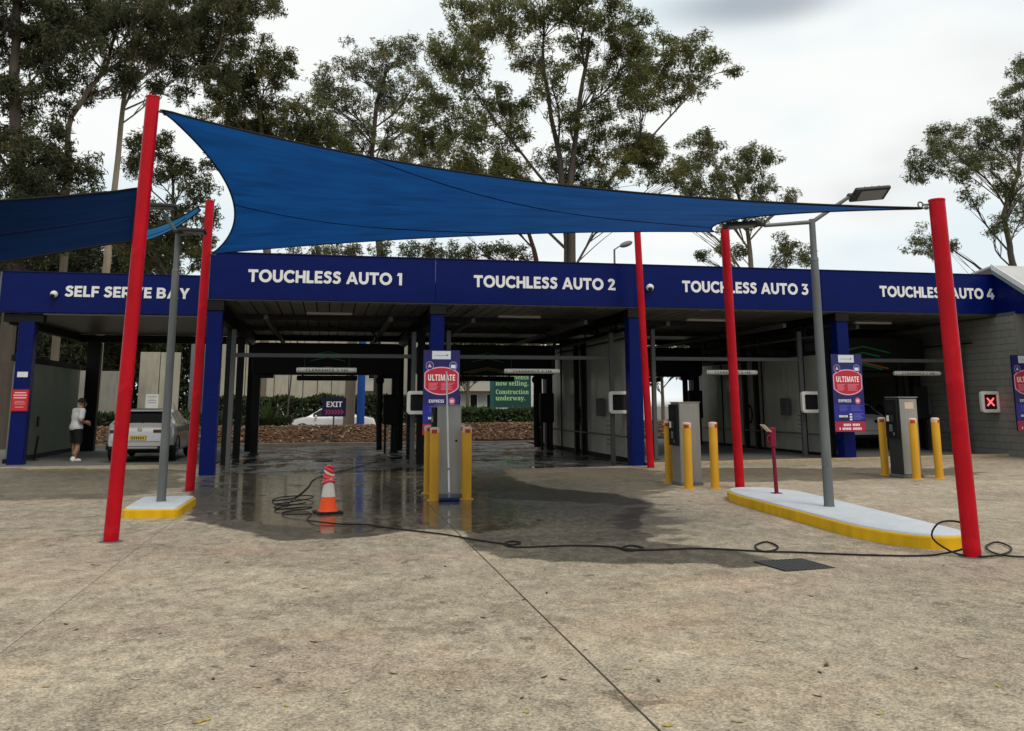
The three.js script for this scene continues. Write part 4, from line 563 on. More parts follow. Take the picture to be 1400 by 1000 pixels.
// ------------------------------------------------------------------ cars
const carPaint = (c, r = 0.3) => new THREE.MeshPhysicalMaterial({ color: c, roughness: r, metalness: 0.25, clearcoat: 0.8, clearcoatRoughness: 0.08 });
function makeCar(name, label, pos, turn, P) {   // rear at z = 0, nose towards -z; P.top lists [distance from rear, roof or bonnet height]
  const o = thing(name, label, 'car', pos, turn), L = P.len, NS = 74, NR = 30;
  const yt = (s) => { const t = P.top; for (let i = 1; i < t.length; i++) if (s <= t[i][0]) { const k = (s - t[i - 1][0]) / (t[i][0] - t[i - 1][0]); return lerp(t[i - 1][1], t[i][1], k); } return t[t.length - 1][1]; };
  const hw = (s) => P.w / 2 * (1 - 0.16 * Math.pow(clamp(1 - s / 0.55), 2.4) - 0.2 * Math.pow(clamp(1 - (L - s) / 0.8), 2.2));
  const rows = [], S = []; for (let i = 0; i <= NS; i++) { const t = i / NS; S.push(L * (t < 0.35 ? 0.22 * t / 0.35 : t > 0.75 ? 0.72 + 0.28 * (t - 0.75) / 0.25 : 0.22 + 0.5 * (t - 0.35) / 0.4)); }
  for (const s of S) {
    const w = hw(s), y1 = yt(s), b = P.belt, yb = 0.24 + 0.1 * smooth(0.5, 0, s) + 0.06 * smooth(L - 0.6, L, s), cab = smooth(0.02, 0.35, y1 - b), yB = Math.min(b, y1 - 0.07), wr = lerp(w * 0.93, w * 0.70, cab);
    const c = new THREE.SplineCurve([[0, yb], [w * 0.6, yb], [w * 0.93, yb + 0.03], [w * 0.985, lerp(yb, yB, 0.25)], [w, lerp(yb, yB, 0.6)], [w * 0.965, yB], [lerp(w * 0.96, wr, 0.55), lerp(yB, y1, 0.55)], [wr, y1 - 0.045], [wr * 0.6, y1 - 0.008], [0, y1]].map(([x, y]) => new THREE.Vector2(x, y)));
    rows.push(Array.from({ length: NR + 1 }, (_, k) => c.getPoint(k / NR)));
  }
  const pos3 = []; for (let i = 0; i <= NS; i++) for (const sg of [1, -1]) for (let k = 0; k <= NR; k++) pos3.push(sg * rows[i][k].x, rows[i][k].y, -S[i]);
  const id = (i, h, k) => (i * 2 + h) * (NR + 1) + k, sets = { body: [], bumper: [], rear_window: [], windscreen: [] };
  for (let i = 0; i < NS; i++) for (let h = 0; h < 2; h++) for (let k = 0; k < NR; k++) {
    const s = (S[i] + S[i + 1]) / 2, u = (k + 0.5) / NR, y = rows[i][k].y, [r0, r1] = P.rear, [f0, f1] = P.front, pillar = P.pillars.some((q) => Math.abs(s - q) < 0.045);
    let n = 'body'; if (y < 0.44 && u < 0.42 && (s < 0.45 || u < 0.16)) n = 'bumper';
    if (s > r0 && s < r1 && u > 0.80 && yt(s) > P.belt) n = 'rear_window'; else if (s > f0 && s < f1 && u > 0.80 && yt(s) > P.belt) n = 'windscreen'; else if (s > P.side[0] && s < P.side[1] && u > 0.575 && u < 0.765 && !pillar && yt(s) > P.belt + 0.22) n = `side_window ${h}${P.pillars.filter((q) => s > q).length}`;
    const a = id(i, h, k), b = id(i, h, k + 1), c = id(i + 1, h, k), d = id(i + 1, h, k + 1); (sets[n] ??= []).push(...(h ? [a, b, c, b, d, c] : [a, c, b, b, c, d]));
  }
  for (const [i, fl] of [[0, 1], [NS, 0]]) for (let k = 0; k < NR; k++) { const a = id(i, 0, k), b = id(i, 0, k + 1), c = id(i, 1, k), d = id(i, 1, k + 1); const yy = rows[i][k].y; sets[yy < 0.44 ? 'bumper' : 'body'].push(...(fl ? [a, b, c, b, d, c] : [a, c, b, b, c, d])); }
  const full = new THREE.BufferGeometry(); full.setAttribute('position', new THREE.Float32BufferAttribute(pos3, 3)); full.setIndex(Object.values(sets).flat()); full.computeVertexNormals();
  for (const [n, idx] of Object.entries(sets)) { if (!idx.length) continue; const g = full.clone(); g.setIndex(idx); part(o, n.split(' ')[0], [g.toNonIndexed()], n === 'body' ? P.paint : n === 'bumper' ? M.softBlack : M.glassDark); }
  const body = o.children[0], rw = P.w / 2;
  for (const sg of [-1, 1]) {
    for (const s of [P.axle[0], P.axle[1]]) { const X = sg * (hw(s) - 0.1), wh = new THREE.Group(); const t = part(o, 'wheel', [new THREE.TorusGeometry(0.245, 0.085, 12, 30).rotateY(Math.PI / 2).translate(X, 0.325, -s), rod(V(X - 0.09, 0.325, -s), V(X + 0.09, 0.325, -s), 0.24, 0.24, 24)], M.rubber); part(t, 'rim', [...[0, 1, 2, 3, 4].map((q) => cbox(0, 0.11, 0, 0.03, 0.2, 0.055, 0.006).rotateX(q * 1.2566).translate(X + sg * 0.092, 0.325, -s)), rod(V(X + sg * 0.085, 0.325, -s), V(X + sg * 0.11, 0.325, -s), 0.06, 0.05, 14)], M.galv); part(o, 'wheel_arch', [new THREE.TorusGeometry(0.36, 0.03, 8, 24, Math.PI).rotateY(Math.PI / 2).translate(sg * (hw(s) - 0.012), 0.33, -s)], M.softBlack); }
    part(o, 'tail_light', [cbox(sg * (rw * 0.62), P.belt - 0.14, -0.08, rw * 0.46, 0.09, 0.12, 0.02)], new THREE.MeshStandardMaterial({ color: lin(0.05, 0.01, 0.012), roughness: 0.15 }));
    part(o, 'mirror', [cbox(sg * (rw + 0.06), P.belt + 0.04, -P.front[0] - 0.1, 0.17, 0.13, 0.09, 0.03)], P.paint); part(o, 'headlight', [cbox(sg * (rw * 0.66), 0.66, -L + 0.14, 0.34, 0.1, 0.16, 0.03)], M.bandWhite);
  }
  return { o, body };
}
const hatch = { len: 4.3, w: 1.8, belt: 0.98, top: [[0, 0.6], [0.03, 0.8], [0.1, 0.93], [0.2, 1.0], [0.28, 1.05], [0.62, 1.36], [0.75, 1.41], [1.3, 1.455], [2.0, 1.45], [2.5, 1.38], [3.25, 1.0], [3.6, 0.93], [4.1, 0.78], [4.3, 0.6]], rear: [0.28, 0.62], front: [2.5, 3.2], side: [0.75, 2.9], pillars: [1.15, 1.95], axle: [0.78, 3.42], paint: carPaint(lin(0.34, 0.345, 0.345)) };
{ const { o, body } = makeCar('parked_car', 'silver hatchback seen from behind, parked in the self serve bay', [-4.98, 0.035, -26.85], 0.0, hatch);
  part(o, 'spoiler', [cbox(0, 1.385, -0.62, 1.2, 0.035, 0.2, 0.012)], hatch.paint); part(o, 'emblem', [new THREE.TorusGeometry(0.045, 0.012, 6, 16).translate(0, 0.885, -0.045)], M.stainless);
  part(o, 'number_plate', [cbox(-0.02, 0.66, 0.0, 0.42, 0.12, 0.02, 0.004)], M.softBlack); const q = printPlane(o.children[o.children.length - 1], 'plate_print', 0.40, 0.105, -0.02, 0.66, 0.0115, printMat(256, 68, (c, w, h) => { c.fillStyle = '#b89a1c'; c.fillRect(0, 0, w, h); c.fillStyle = '#2a2410'; for (let i = 0; i < 6; i++) c.fillRect(22 + i * 36, 14, 22, 40); }));
  part(o, 'diffuser', [cbox(0.1, 0.4, 0.0, 0.8, 0.06, 0.05, 0.02)], M.grey); part(o, 'wiper', [rod(V(0, 1.06, -0.27), V(0.32, 1.13, -0.36), 0.01, 0.007, 6)], M.softBlack); }
makeCar('parked_car', 'silver car standing inside touchless bay 4 behind the menu board', [16.3, groundY(16) + 0.05, -25.9], 0, { ...hatch, paint: carPaint(lin(0.52, 0.52, 0.5)) });
makeCar('parked_car', 'white sedan parked side-on behind the mulch bed', [2.3, groundY(2) - 0.003, -44.6], Math.PI / 2, { ...hatch, len: 4.25, axle: [0.8, 3.35], top: [[0, 0.7], [0.1, 0.95], [0.35, 1.0], [0.8, 1.06], [1.4, 1.38], [2.0, 1.44], [2.5, 1.4], [3.2, 1.02], [3.6, 0.93], [4.05, 0.76], [4.25, 0.6]], rear: [0.8, 1.35], front: [2.65, 3.3], side: [1.0, 3.1], pillars: [1.35, 2.1], paint: carPaint(lin(0.75, 0.75, 0.75)) });

// ------------------------------------------------------------------ a person in the self serve bay
function nets(f, lo, hi, cell) {   // surface nets over a distance field
  const n = [0, 1, 2].map((a) => Math.ceil((hi[a] - lo[a]) / cell) + 1), N = n[0] * n[1] * n[2], d = new Float32Array(N), vi = new Int32Array(N).fill(-1), at = (i, j, k) => (k * n[1] + j) * n[0] + i, pos = [], idx = [];
  for (let k = 0; k < n[2]; k++) for (let j = 0; j < n[1]; j++) for (let i = 0; i < n[0]; i++) d[at(i, j, k)] = f(lo[0] + i * cell, lo[1] + j * cell, lo[2] + k * cell);
  for (let k = 0; k < n[2] - 1; k++) for (let j = 0; j < n[1] - 1; j++) for (let i = 0; i < n[0] - 1; i++) {
    let c = 0, x = 0, y = 0, z = 0, q = []; for (let m = 0; m < 8; m++) q.push(d[at(i + (m & 1), j + (m >> 1 & 1), k + (m >> 2))]);
    for (const [a, b] of [[0, 1], [2, 3], [4, 5], [6, 7], [0, 2], [1, 3], [4, 6], [5, 7], [0, 4], [1, 5], [2, 6], [3, 7]]) if ((q[a] < 0) !== (q[b] < 0)) { const t = q[a] / (q[a] - q[b]); x += lerp(a & 1, b & 1, t); y += lerp(a >> 1 & 1, b >> 1 & 1, t); z += lerp(a >> 2, b >> 2, t); c++; }
    if (c) { vi[at(i, j, k)] = pos.length / 3; pos.push(lo[0] + (i + x / c) * cell, lo[1] + (j + y / c) * cell, lo[2] + (k + z / c) * cell); }
  }
  const quad = (a, b, c, e, flip) => { if (a < 0 || b < 0 || c < 0 || e < 0) return; flip ? idx.push(a, c, b, a, e, c) : idx.push(a, b, c, a, c, e); };
  for (let k = 1; k < n[2] - 1; k++) for (let j = 1; j < n[1] - 1; j++) for (let i = 1; i < n[0] - 1; i++) {
    const s = d[at(i, j, k)] < 0;
    if (s !== d[at(i + 1, j, k)] < 0) quad(vi[at(i, j - 1, k - 1)], vi[at(i, j, k - 1)], vi[at(i, j, k)], vi[at(i, j - 1, k)], !s);
    if (s !== d[at(i, j + 1, k)] < 0) quad(vi[at(i - 1, j, k - 1)], vi[at(i - 1, j, k)], vi[at(i, j, k)], vi[at(i, j, k - 1)], !s);
    if (s !== d[at(i, j, k + 1)] < 0) quad(vi[at(i - 1, j - 1, k)], vi[at(i, j - 1, k)], vi[at(i, j, k)], vi[at(i - 1, j, k)], !s);
  }
  const g = new THREE.BufferGeometry(); g.setAttribute('position', new THREE.Float32BufferAttribute(pos, 3)); g.setIndex(idx); g.computeVertexNormals(); return g;
}
const cap = (a, b, r0, r1) => { const dx = b[0] - a[0], dy = b[1] - a[1], dz = b[2] - a[2], L = dx * dx + dy * dy + dz * dz; return (x, y, z) => { const px = x - a[0], py = y - a[1], pz = z - a[2], t = clamp((px * dx + py * dy + pz * dz) / L); return Math.hypot(px - dx * t, py - dy * t, pz - dz * t) - lerp(r0, r1, t); }; };
const smin = (list, k) => (x, y, z) => { let r = 1e9; for (const f of list) { const v = f(x, y, z), h = Math.max(k - Math.abs(r - v), 0) / k; r = Math.min(r, v) - h * h * k * 0.25; } return r; };
{ // stands with the back half turned, head bowed over the hands (+x is the way they face)
  const p = onGround(103, 634), o = thing('person', 'person in white t-shirt, black shorts and white shoes standing in the self serve bay', 'person', [p.x - 0.12, 0.035, p.z - 0.25], 0.75);
  const hipY = 0.9, legs = [[[0.0, hipY - 0.02, 0.09], [0.03, 0.49, 0.12], [-0.05, 0.09, 0.13]], [[0.0, hipY - 0.02, -0.09], [0.05, 0.49, -0.1], [0.06, 0.09, -0.11]]], A = [], bone = (pts, rs) => { for (let i = 1; i < pts.length; i++) A.push(cap(pts[i - 1], pts[i], rs[i - 1], rs[i])); };
  for (const l of legs) { bone(l, [0.088, 0.058, 0.038]); A.push(cap([l[1][0] - 0.015, 0.38, l[1][2]], [l[2][0] - 0.01, 0.22, l[2][2]], 0.056, 0.045)); A.push(cap([l[2][0] - 0.03, 0.06, l[2][2]], [l[2][0] + 0.16, 0.035, l[2][2]], 0.038, 0.028)); }
  const sh = [0.04, 1.40]; A.push(cap([0, 0.92, 0.06], [0, 0.92, -0.06], 0.125, 0.125), cap([0, 0.95, 0], [0.02, 1.15, 0], 0.13, 0.125), cap([0.03, 1.24, 0.07], [0.03, 1.24, -0.07], 0.12, 0.12), cap([sh[0], sh[1] - 0.02, 0.14], [sh[0], sh[1] - 0.02, -0.14], 0.065, 0.065), cap([0.05, 1.4, 0], [0.1, 1.5, 0], 0.058, 0.054));
  const arms = [[[0.04, 1.38, 0.19], [-0.02, 1.12, 0.25], [0.2, 1.05, 0.17]], [[0.04, 1.38, -0.19], [0.06, 1.12, -0.25], [0.26, 1.06, -0.1]]];
  for (const a of arms) { bone(a, [0.055, 0.042, 0.03]); const h = a[2], d = [0.85, -0.1, a[0][2] > 0 ? -0.4 : 0.4]; const pt = (k, u, v) => [h[0] + d[0] * k, h[1] + d[1] * k + u, h[2] + d[2] * k + v]; A.push(cap(h, pt(0.09, 0, 0), 0.03, 0.034)); for (let f = 0; f < 4; f++) { const u = 0.03 - f * 0.02; A.push(cap(pt(0.085, u, 0), pt(0.13 - Math.abs(f - 1.2) * 0.008, u - 0.005, 0.01), 0.0105, 0.0095), cap(pt(0.13 - Math.abs(f - 1.2) * 0.008, u - 0.005, 0.01), pt(0.15, u - 0.035, 0.014), 0.0095, 0.0085)); } A.push(cap(pt(0.03, 0.03, 0), pt(0.08, 0.055, 0.005), 0.012, 0.01), cap(pt(0.08, 0.055, 0.005), pt(0.11, 0.045, 0.01), 0.01, 0.009)); }
  const hd = [0.135, 1.6, 0.0]; A.push(cap([hd[0] - 0.02, hd[1] + 0.035, 0], [hd[0] + 0.025, hd[1] - 0.035, 0], 0.096, 0.074), cap([hd[0] + 0.04, hd[1] - 0.075, 0], [hd[0] + 0.06, hd[1] - 0.085, 0], 0.045, 0.035), cap([hd[0] + 0.09, hd[1] - 0.0, 0], [hd[0] + 0.115, hd[1] - 0.035, 0], 0.012, 0.017)); for (const s of [-1, 1]) A.push(cap([hd[0] - 0.02, hd[1] + 0.01, s * 0.085], [hd[0] - 0.03, hd[1] - 0.03, s * 0.088], 0.018, 0.013));
  const bodyF = smin(A, 0.035), skin = std(lin(0.30, 0.17, 0.11), 0.6), lo = [-0.35, -0.02, -0.42], hi = [0.52, 1.78, 0.42];
  part(o, 'body', [nets(bodyF, lo, hi, 0.0125)], skin);
  const grow = (list, m, lo2, hi2, cond) => nets((x, y, z) => Math.max(smin(list, 0.05)(x, y, z) - m, cond(x, y, z)), lo2, hi2, 0.014);
  const torso = [cap([0, 0.93, 0.06], [0, 0.93, -0.06], 0.135, 0.135), cap([0, 0.95, 0], [0.02, 1.15, 0], 0.14, 0.135), cap([0.03, 1.24, 0.07], [0.03, 1.24, -0.07], 0.125, 0.125), cap([0.04, 1.38, 0.15], [0.04, 1.38, -0.15], 0.07, 0.07), ...arms.map((a) => cap(a[0], [lerp(a[0][0], a[1][0], 0.7), lerp(a[0][1], a[1][1], 0.7), lerp(a[0][2], a[1][2], 0.7)], 0.066, 0.066))];
  part(o, 'tshirt', [grow(torso, 0.014, lo, hi, (x, y, z) => Math.max(0.86 - y, y - 1.465 + (Math.abs(z) < 0.07 ? 0 : 0)))], std(lin(0.5, 0.51, 0.53), 0.85));
  part(o, 'shorts', [grow([cap([0, 0.93, 0.06], [0, 0.93, -0.06], 0.13, 0.13), ...legs.map((l) => cap([0, 0.88, l[0][2]], [l[1][0], 0.5, l[1][2]], 0.105, 0.098))], 0.012, lo, hi, (x, y, z) => Math.max(0.5 - y, y - 0.9))], std(lin(0.01, 0.01, 0.011), 0.85));
  legs.forEach((l) => part(o, 'shoe', [nets(smin([cap([l[2][0] - 0.045, 0.05, l[2][2]], [l[2][0] + 0.16, 0.036, l[2][2]], 0.05, 0.036), cap([l[2][0] - 0.04, 0.06, l[2][2]], [l[2][0] - 0.03, 0.1, l[2][2]], 0.048, 0.044)], 0.03), [l[2][0] - 0.16, -0.03, l[2][2] - 0.12], [l[2][0] + 0.26, 0.18, l[2][2] + 0.12], 0.012)], M.white));
  part(o, 'hair', [nets((x, y, z) => Math.max(cap([hd[0] - 0.03, hd[1] + 0.04, 0], [hd[0] - 0.02, hd[1] - 0.01, 0], 0.108, 0.1)(x, y, z) + 0.006 * Math.sin(x * 90) * Math.sin(z * 80), -(y - hd[1] + 0.055 - 0.5 * (x - hd[0]) * -1.6)), [hd[0] - 0.2, hd[1] - 0.16, -0.16], [hd[0] + 0.16, hd[1] + 0.2, 0.16], 0.01)], std(lin(0.012, 0.01, 0.009), 0.7));
  for (const s of [-1, 1]) part(o, 'eye', [new THREE.SphereGeometry(0.011, 8, 6).translate(hd[0] + 0.083, hd[1] + 0.005, s * 0.032)], M.black);
  part(o, 'mouth', [cbox(hd[0] + 0.087, hd[1] - 0.075, 0, 0.008, 0.007, 0.045, 0.002)], M.darkRed);
}
{ const p = onGround(84, 632), o = thing('mat_stand', 'short black upright stand beside the green panelled wall of the self serve bay', 'stand', [-8.1, 0.035, -28.7]); part(o, 'upright', [rod(V(0, 0, 0), V(0.06, 0.68, 0), 0.035, 0.03, 10)], M.black); part(o, 'foot', [cbox(0, 0.01, 0, 0.24, 0.02, 0.24, 0.004)], M.black); }

// ------------------------------------------------------------------ behind the bays: mulch bed, hedge, signs, walls
const R1 = rng(91);
function scatter(parent, name, geo, mat, n, place, tint) {
  const im = new THREE.InstancedMesh(geo, mat, n), m = new THREE.Matrix4(), q = new THREE.Quaternion(), c = new THREE.Color(); im.name = name; shadowed(im);
  for (let i = 0; i < n; i++) { const r = place(i); q.setFromEuler(new THREE.Euler(...r.rot)); m.compose(r.p, q, V(r.s, r.s * (r.sy ?? 1), r.s)); im.setMatrixAt(i, m); im.setColorAt(i, tint(c, i)); }
  parent.add(im); im.userData.kind = 'stuff'; return im;
}
const leafGeo = (len, wid, fold) => { const g = new THREE.BufferGeometry(); g.setAttribute('position', new THREE.Float32BufferAttribute([0, 0, 0, wid / 2, len * 0.45, fold, 0, len, 0, -wid / 2, len * 0.45, fold], 3)); g.setIndex([0, 1, 2, 0, 2, 3]); g.computeVertexNormals(); return g; };
const leafMat = (c) => new THREE.MeshPhysicalMaterial({ color: c, roughness: 0.8, transmission: 0.5, thickness: 0, side: THREE.DoubleSide, specularIntensity: 0.3 });
const bed = new THREE.Group(); bed.name = 'garden_bed'; bed.userData.kind = 'structure'; scene.add(bed);
{ const g = new THREE.PlaneGeometry(34, 5, 120, 16); g.rotateX(-Math.PI / 2).translate(6, 0, -39.4); const p = g.attributes.position; for (let i = 0; i < p.count; i++) { const x = p.getX(i), z = p.getZ(i); p.setY(i, groundY(x) + 0.1 + 0.55 * smooth(-37.0, -39.6, z) * smooth(-41.9, -40.6, z) + 0.1 * (fbm(x, z, 3) - 0.5)); } g.computeVertexNormals(); part(bed, 'soil', [g], std(lin(0.085, 0.055, 0.036), 0.95)); part(bed, 'kerb', [box(-11, 23, -0.1, 0.13, -36.9, -36.75, 0.02)], M.concrete);
  const chip = new THREE.BoxGeometry(0.1, 0.018, 0.045); scatter(bed, 'mulch', chip, std(lin(1, 1, 1), 0.9), 9000, () => { const x = -9 + R1() * 30, z = -36.95 - R1() * 3.6; return { p: V(x, groundY(x) + 0.125 + 0.55 * smooth(-37.0, -39.6, z) + R1() * 0.03, z), rot: [R1() * 0.8 - 0.4, R1() * 6.3, R1() * 0.8 - 0.4], s: 0.6 + R1() * 1.2 }; }, (c) => { const k = 0.5 + R1() * 1.3; return R1() < 0.09 ? c.setRGB(0.30, 0.26, 0.2) : c.setRGB(0.15 * k, 0.085 * k, 0.05 * k); }); }
function hedge(label, x0, x1, z0, z1, y0, h, n, tone, ls = 1) {
  const o = thing('hedge', label, 'hedge', [(x0 + x1) / 2, y0, (z0 + z1) / 2]), w = (x1 - x0) / 2, d = (z1 - z0) / 2; const st = []; for (let k = 0; k < (x1 - x0) * 1.5; k++) { const x = -w + R1() * 2 * w, z = (R1() - 0.5) * d; st.push(rod(V(x, -0.05, z), V(x + (R1() - 0.5) * 0.4, h * 0.75, z + (R1() - 0.5) * 0.3), 0.02, 0.008, 5)); } part(o, 'stems', st, M.barkDark);
  scatter(o, 'foliage', leafGeo(0.11, 0.06, 0.01), leafMat(lin(1, 1, 1)), n, () => { const x = -w + R1() * 2 * w, top = h * (0.86 + 0.22 * fbm((x + x0) * 1.1, z0, 3)), a = R1(), y = a < 0.35 ? top - R1() * 0.15 : R1() * top, z = a < 0.35 ? (R1() * 2 - 1) * d : d * (R1() < 0.75 ? 1 - R1() * 0.35 : -1 + R1() * 0.4); return { p: V(x, y, z + (R1() - 0.5) * 0.12), rot: [R1() * 6.3, R1() * 6.3, R1() * 6.3], s: ls * (0.7 + R1() * 0.8) }; }, (c) => { const k = 0.55 + R1() * 0.9; return c.setRGB(tone[0] * k, tone[1] * k, tone[2] * k); }); return o;
}
hedge('clipped dark green hedge behind the white sedan', -5.5, 5.2, -48.4, -47.2, groundY(0), 1.95, 16000, [0.045, 0.07, 0.022], 1.9);
hedge('low dark shrubs on the mulch bed beside the spiky plant', -3.4, -1.4, -40.6, -39.8, 0.55, 0.55, 3000, [0.045, 0.07, 0.022]);
hedge('tall dark wall of scrub far behind the self serve bay', -34, -6, -72, -70, 0, 7.5, 34000, [0.05, 0.062, 0.024], 4.6);
hedge('tall scrub far behind the beige ribbed wall', 2, 30, -90, -88, 0, 6.5, 20000, [0.06, 0.075, 0.03], 3.6);
hedge('low bushy green hedge under the green hoarding', 5.2, 12.5, -45, -43.8, groundY(8) - 0.02, 1.25, 12000, [0.06, 0.10, 0.03], 1.8);
hedge('dark green hedge behind the self serve bay', -16, -4.4, -42.6, -41.4, 0, 1.2, 10000, [0.04, 0.06, 0.02], 1.8);
function flax(label, x, y, z, n, len) { const o = thing('flax_plant', label, 'plant', [x, y, z], 0, 'strap-leaved plants'); for (let k = 0; k < n; k++) { const a = R1() * 6.3, l = len * (0.6 + R1() * 0.5), b = 0.25 + R1() * 0.6, pos = [], idx = []; for (let i = 0; i <= 6; i++) { const t = i / 6, r = l * b * t * (0.5 + 0.5 * t), yy = l * (t - 0.35 * b * t * t), w = 0.035 * Math.sin(Math.PI * Math.min(0.98, 0.12 + t * 0.88)); pos.push(Math.cos(a) * r - Math.sin(a) * w, yy, Math.sin(a) * r + Math.cos(a) * w, Math.cos(a) * r + Math.sin(a) * w, yy, Math.sin(a) * r - Math.cos(a) * w); if (i < 6) idx.push(2 * i, 2 * i + 1, 2 * i + 2, 2 * i + 1, 2 * i + 3, 2 * i + 2); } const g = new THREE.BufferGeometry(); g.setAttribute('position', new THREE.Float32BufferAttribute(pos, 3)); g.setIndex(idx); g.computeVertexNormals(); part(o, 'leaf', [g], flaxMat); } }
const flaxMat = leafMat(lin(0.07, 0.11, 0.035));
flax('spiky strap-leaved plant beside the clipped hedge', -2.3, 0.6, -39.9, 34, 1.5); flax('spiky strap-leaved plant beyond the silver hatchback', -5.6, 0.0, -38.8, 30, 2.0);
{ // EXIT sign on a post
  const o = thing('exit_sign', 'small navy EXIT sign on a post in the mulch bed', 'sign', [0.3, 0.12, -37.0]); part(o, 'post', [rod(V(0, 0, 0), V(0, 1.72, 0), 0.03, 0.03, 10)], M.greyPaint); part(o, 'board', [cbox(0, 1.36, 0.045, 0.92, 0.72, 0.03, 0.006)], M.navyDeep);
  printPlane(o, 'print', 0.91, 0.71, 0, 1.36, 0.0615, printMat(512, 400, (c, w, h) => { c.fillStyle = '#151238'; c.fillRect(0, 0, w, h); c.fillStyle = '#eef0f4'; c.font = 'bold 168px sans-serif'; c.textAlign = 'center'; c.textBaseline = 'middle'; c.fillText('EXIT', w / 2, 140, 430); c.fillStyle = '#a0346e'; for (let i = 0; i < 6; i++) { const x = 60 + i * 66; c.beginPath(); c.moveTo(x, 255); c.lineTo(x + 40, 255); c.lineTo(x + 76, 305); c.lineTo(x + 40, 355); c.lineTo(x, 355); c.lineTo(x + 36, 305); c.fill(); } })); }
single('blue_post', 'tall blue steel post rising from the mulch bed', 'post', [rod(V(1.5, 0.1, -41.5), V(1.5, 6.2, -41.5), 0.17, 0.17, 20)], M.blue);
// far walls: tilt-up panels, each its own slab
function panelWall(label, x0, x1, z, h, w, mat) { const o = thing('panel_wall', label, 'wall', [(x0 + x1) / 2, 0, z]), n = Math.round((x1 - x0) / w), s = (x1 - x0) / n; for (let k = 0; k < n; k++) part(o, 'panel', [box(-(x1 - x0) / 2 + k * s + 0.02, -(x1 - x0) / 2 + (k + 1) * s - 0.02, 0, h + (hash2(k, x0) - 0.5) * 0.03, -0.1 + hash2(k, 3) * 0.03, 0.1, 0.02)], mat); part(o, 'backing', [box(-(x1 - x0) / 2 + 0.1, (x1 - x0) / 2 - 0.1, 0, h - 0.1, -0.2, -0.12, 0)], M.grey); return o; }
panelWall('pale beige ribbed wall behind the white sedan', -6.6, 2.0, -58, 6.8, 0.85, M.beige); panelWall('pale beige panel right of the blue post', 3.2, 6.2, -58.4, 6.8, 1.0, M.beige); panelWall('tall cream slab wall behind the silver hatchback', -10.9, -8.6, -57.6, 4.65, 1.15, M.beige); panelWall('grey beige panel wall behind the person', -22, -11, -56.5, 3.5, 2.2, std(lin(0.36, 0.34, 0.29), 0.85, 0, { map: streaks })); panelWall('white shed wall seen through the bay behind the long island', 13.5, 22, -62, 4.4, 0.9, M.white); panelWall('grey roller-shutter wall beside the cream slab', -8.4, -6.8, -60, 6.2, 0.8, M.grey);
{ const p = atZ(207, 560, -50), o = thing('notice_sign', 'small white notice on a timber post before the cream wall', 'sign', [p.x, 0, p.z]); part(o, 'post', [cbox(0, 0.9, 0, 0.09, 1.8, 0.06, 0.005)], M.bark); part(o, 'board', [cbox(0, 1.75, 0.05, 0.62, 0.72, 0.03, 0.005)], M.white); for (const y of [1.98, 1.8, 1.68]) part(o, 'text_line', [cbox(0, y, 0.067, 0.44, 0.03, 0.004, 0)], M.grey); }
{ const a = atZ(676, 512, -50), b = atZ(720, 566, -50), w = b.x - a.x, h = a.y - b.y, o = thing('hoarding', 'dark green hoarding advertising apartments behind bay 2', 'hoarding', [(a.x + b.x) / 2, 0, -50]); part(o, 'board', [cbox(0, b.y + h / 2 + 0.3, 0, w + 0.5, h + 0.9, 0.06, 0.005)], M.softBlack); for (const s of [-1, 1]) part(o, 'post', [cbox(s * w * 0.4, (b.y + 0.4) / 2, -0.09, 0.1, b.y + 0.4, 0.1, 0.004)], M.bark);
  printPlane(o, 'print', w + 0.48, h + 0.88, 0, b.y + h / 2 + 0.3, 0.033, printMat(512, 640, (c, W, H) => { c.fillStyle = '#0c3f3a'; c.fillRect(0, 0, W, H); c.fillStyle = '#10504a'; c.fillRect(0, 0, 46, H); c.fillStyle = '#a9d69a'; c.font = 'bold 70px serif'; c.textBaseline = 'middle'; [['Apartments', 190], ['now selling.', 262], ['Construction', 360], ['underway.', 432]].forEach(([t, y]) => c.fillText(t, 66, y, 420)); c.fillStyle = '#c9e2d4'; c.fillRect(66, 540, 330, 12); })); }
{ // pale block of flats under construction seen through bay 2
  const o = thing('apartment_block', 'pale apartment block under construction seen through bay 2', 'building', [10, 0, -84]); part(o, 'wall', [box(-7, 9, 0, 13, -6, 0, 0)], std(lin(0.42, 0.42, 0.4), 0.8)); for (let r = 0; r < 4; r++) for (let k = 0; k < 10; k++) { const x = -6.4 + k * 1.55, y = 0.8 + r * 3, f = part(o, 'window', [box(x, x + 0.75, y, y + 1.7, 0.005, 0.04, 0)], M.white); part(f, 'pane', [box(x + 0.06, x + 0.69, y + 0.06, y + 1.64, 0.041, 0.05, 0)], M.glassDark); } for (let r = 0; r < 4; r++) part(o, 'balcony_slab', [box(-7, 9, 2.75 + r * 3, 2.95 + r * 3, 0.06, 0.9, 0)], M.beige); }
{ const b = atZ(839, 362, -62), t = atZ(840, 341, -62), e = atZ(856, 334, -62), o = thing('street_lamp', 'street lamp with a drooping oval head beyond the building roof', 'street lamp', [b.x, 0, -62]); part(o, 'pole', [rod(V(0, 0, 0), V(t.x - b.x, t.y, 0), 0.11, 0.07, 12)], M.galv); part(o, 'arm', [rod(V(t.x - b.x, t.y - 0.02, 0), V(e.x - b.x - 0.3, e.y - 0.05, 0), 0.045, 0.04, 8)], M.galv); part(o, 'lamp_head', [new THREE.SphereGeometry(0.5, 16, 10).scale(1.05, 0.42, 0.55).rotateZ(0.35).translate(e.x - b.x, e.y, 0)], M.grey); }

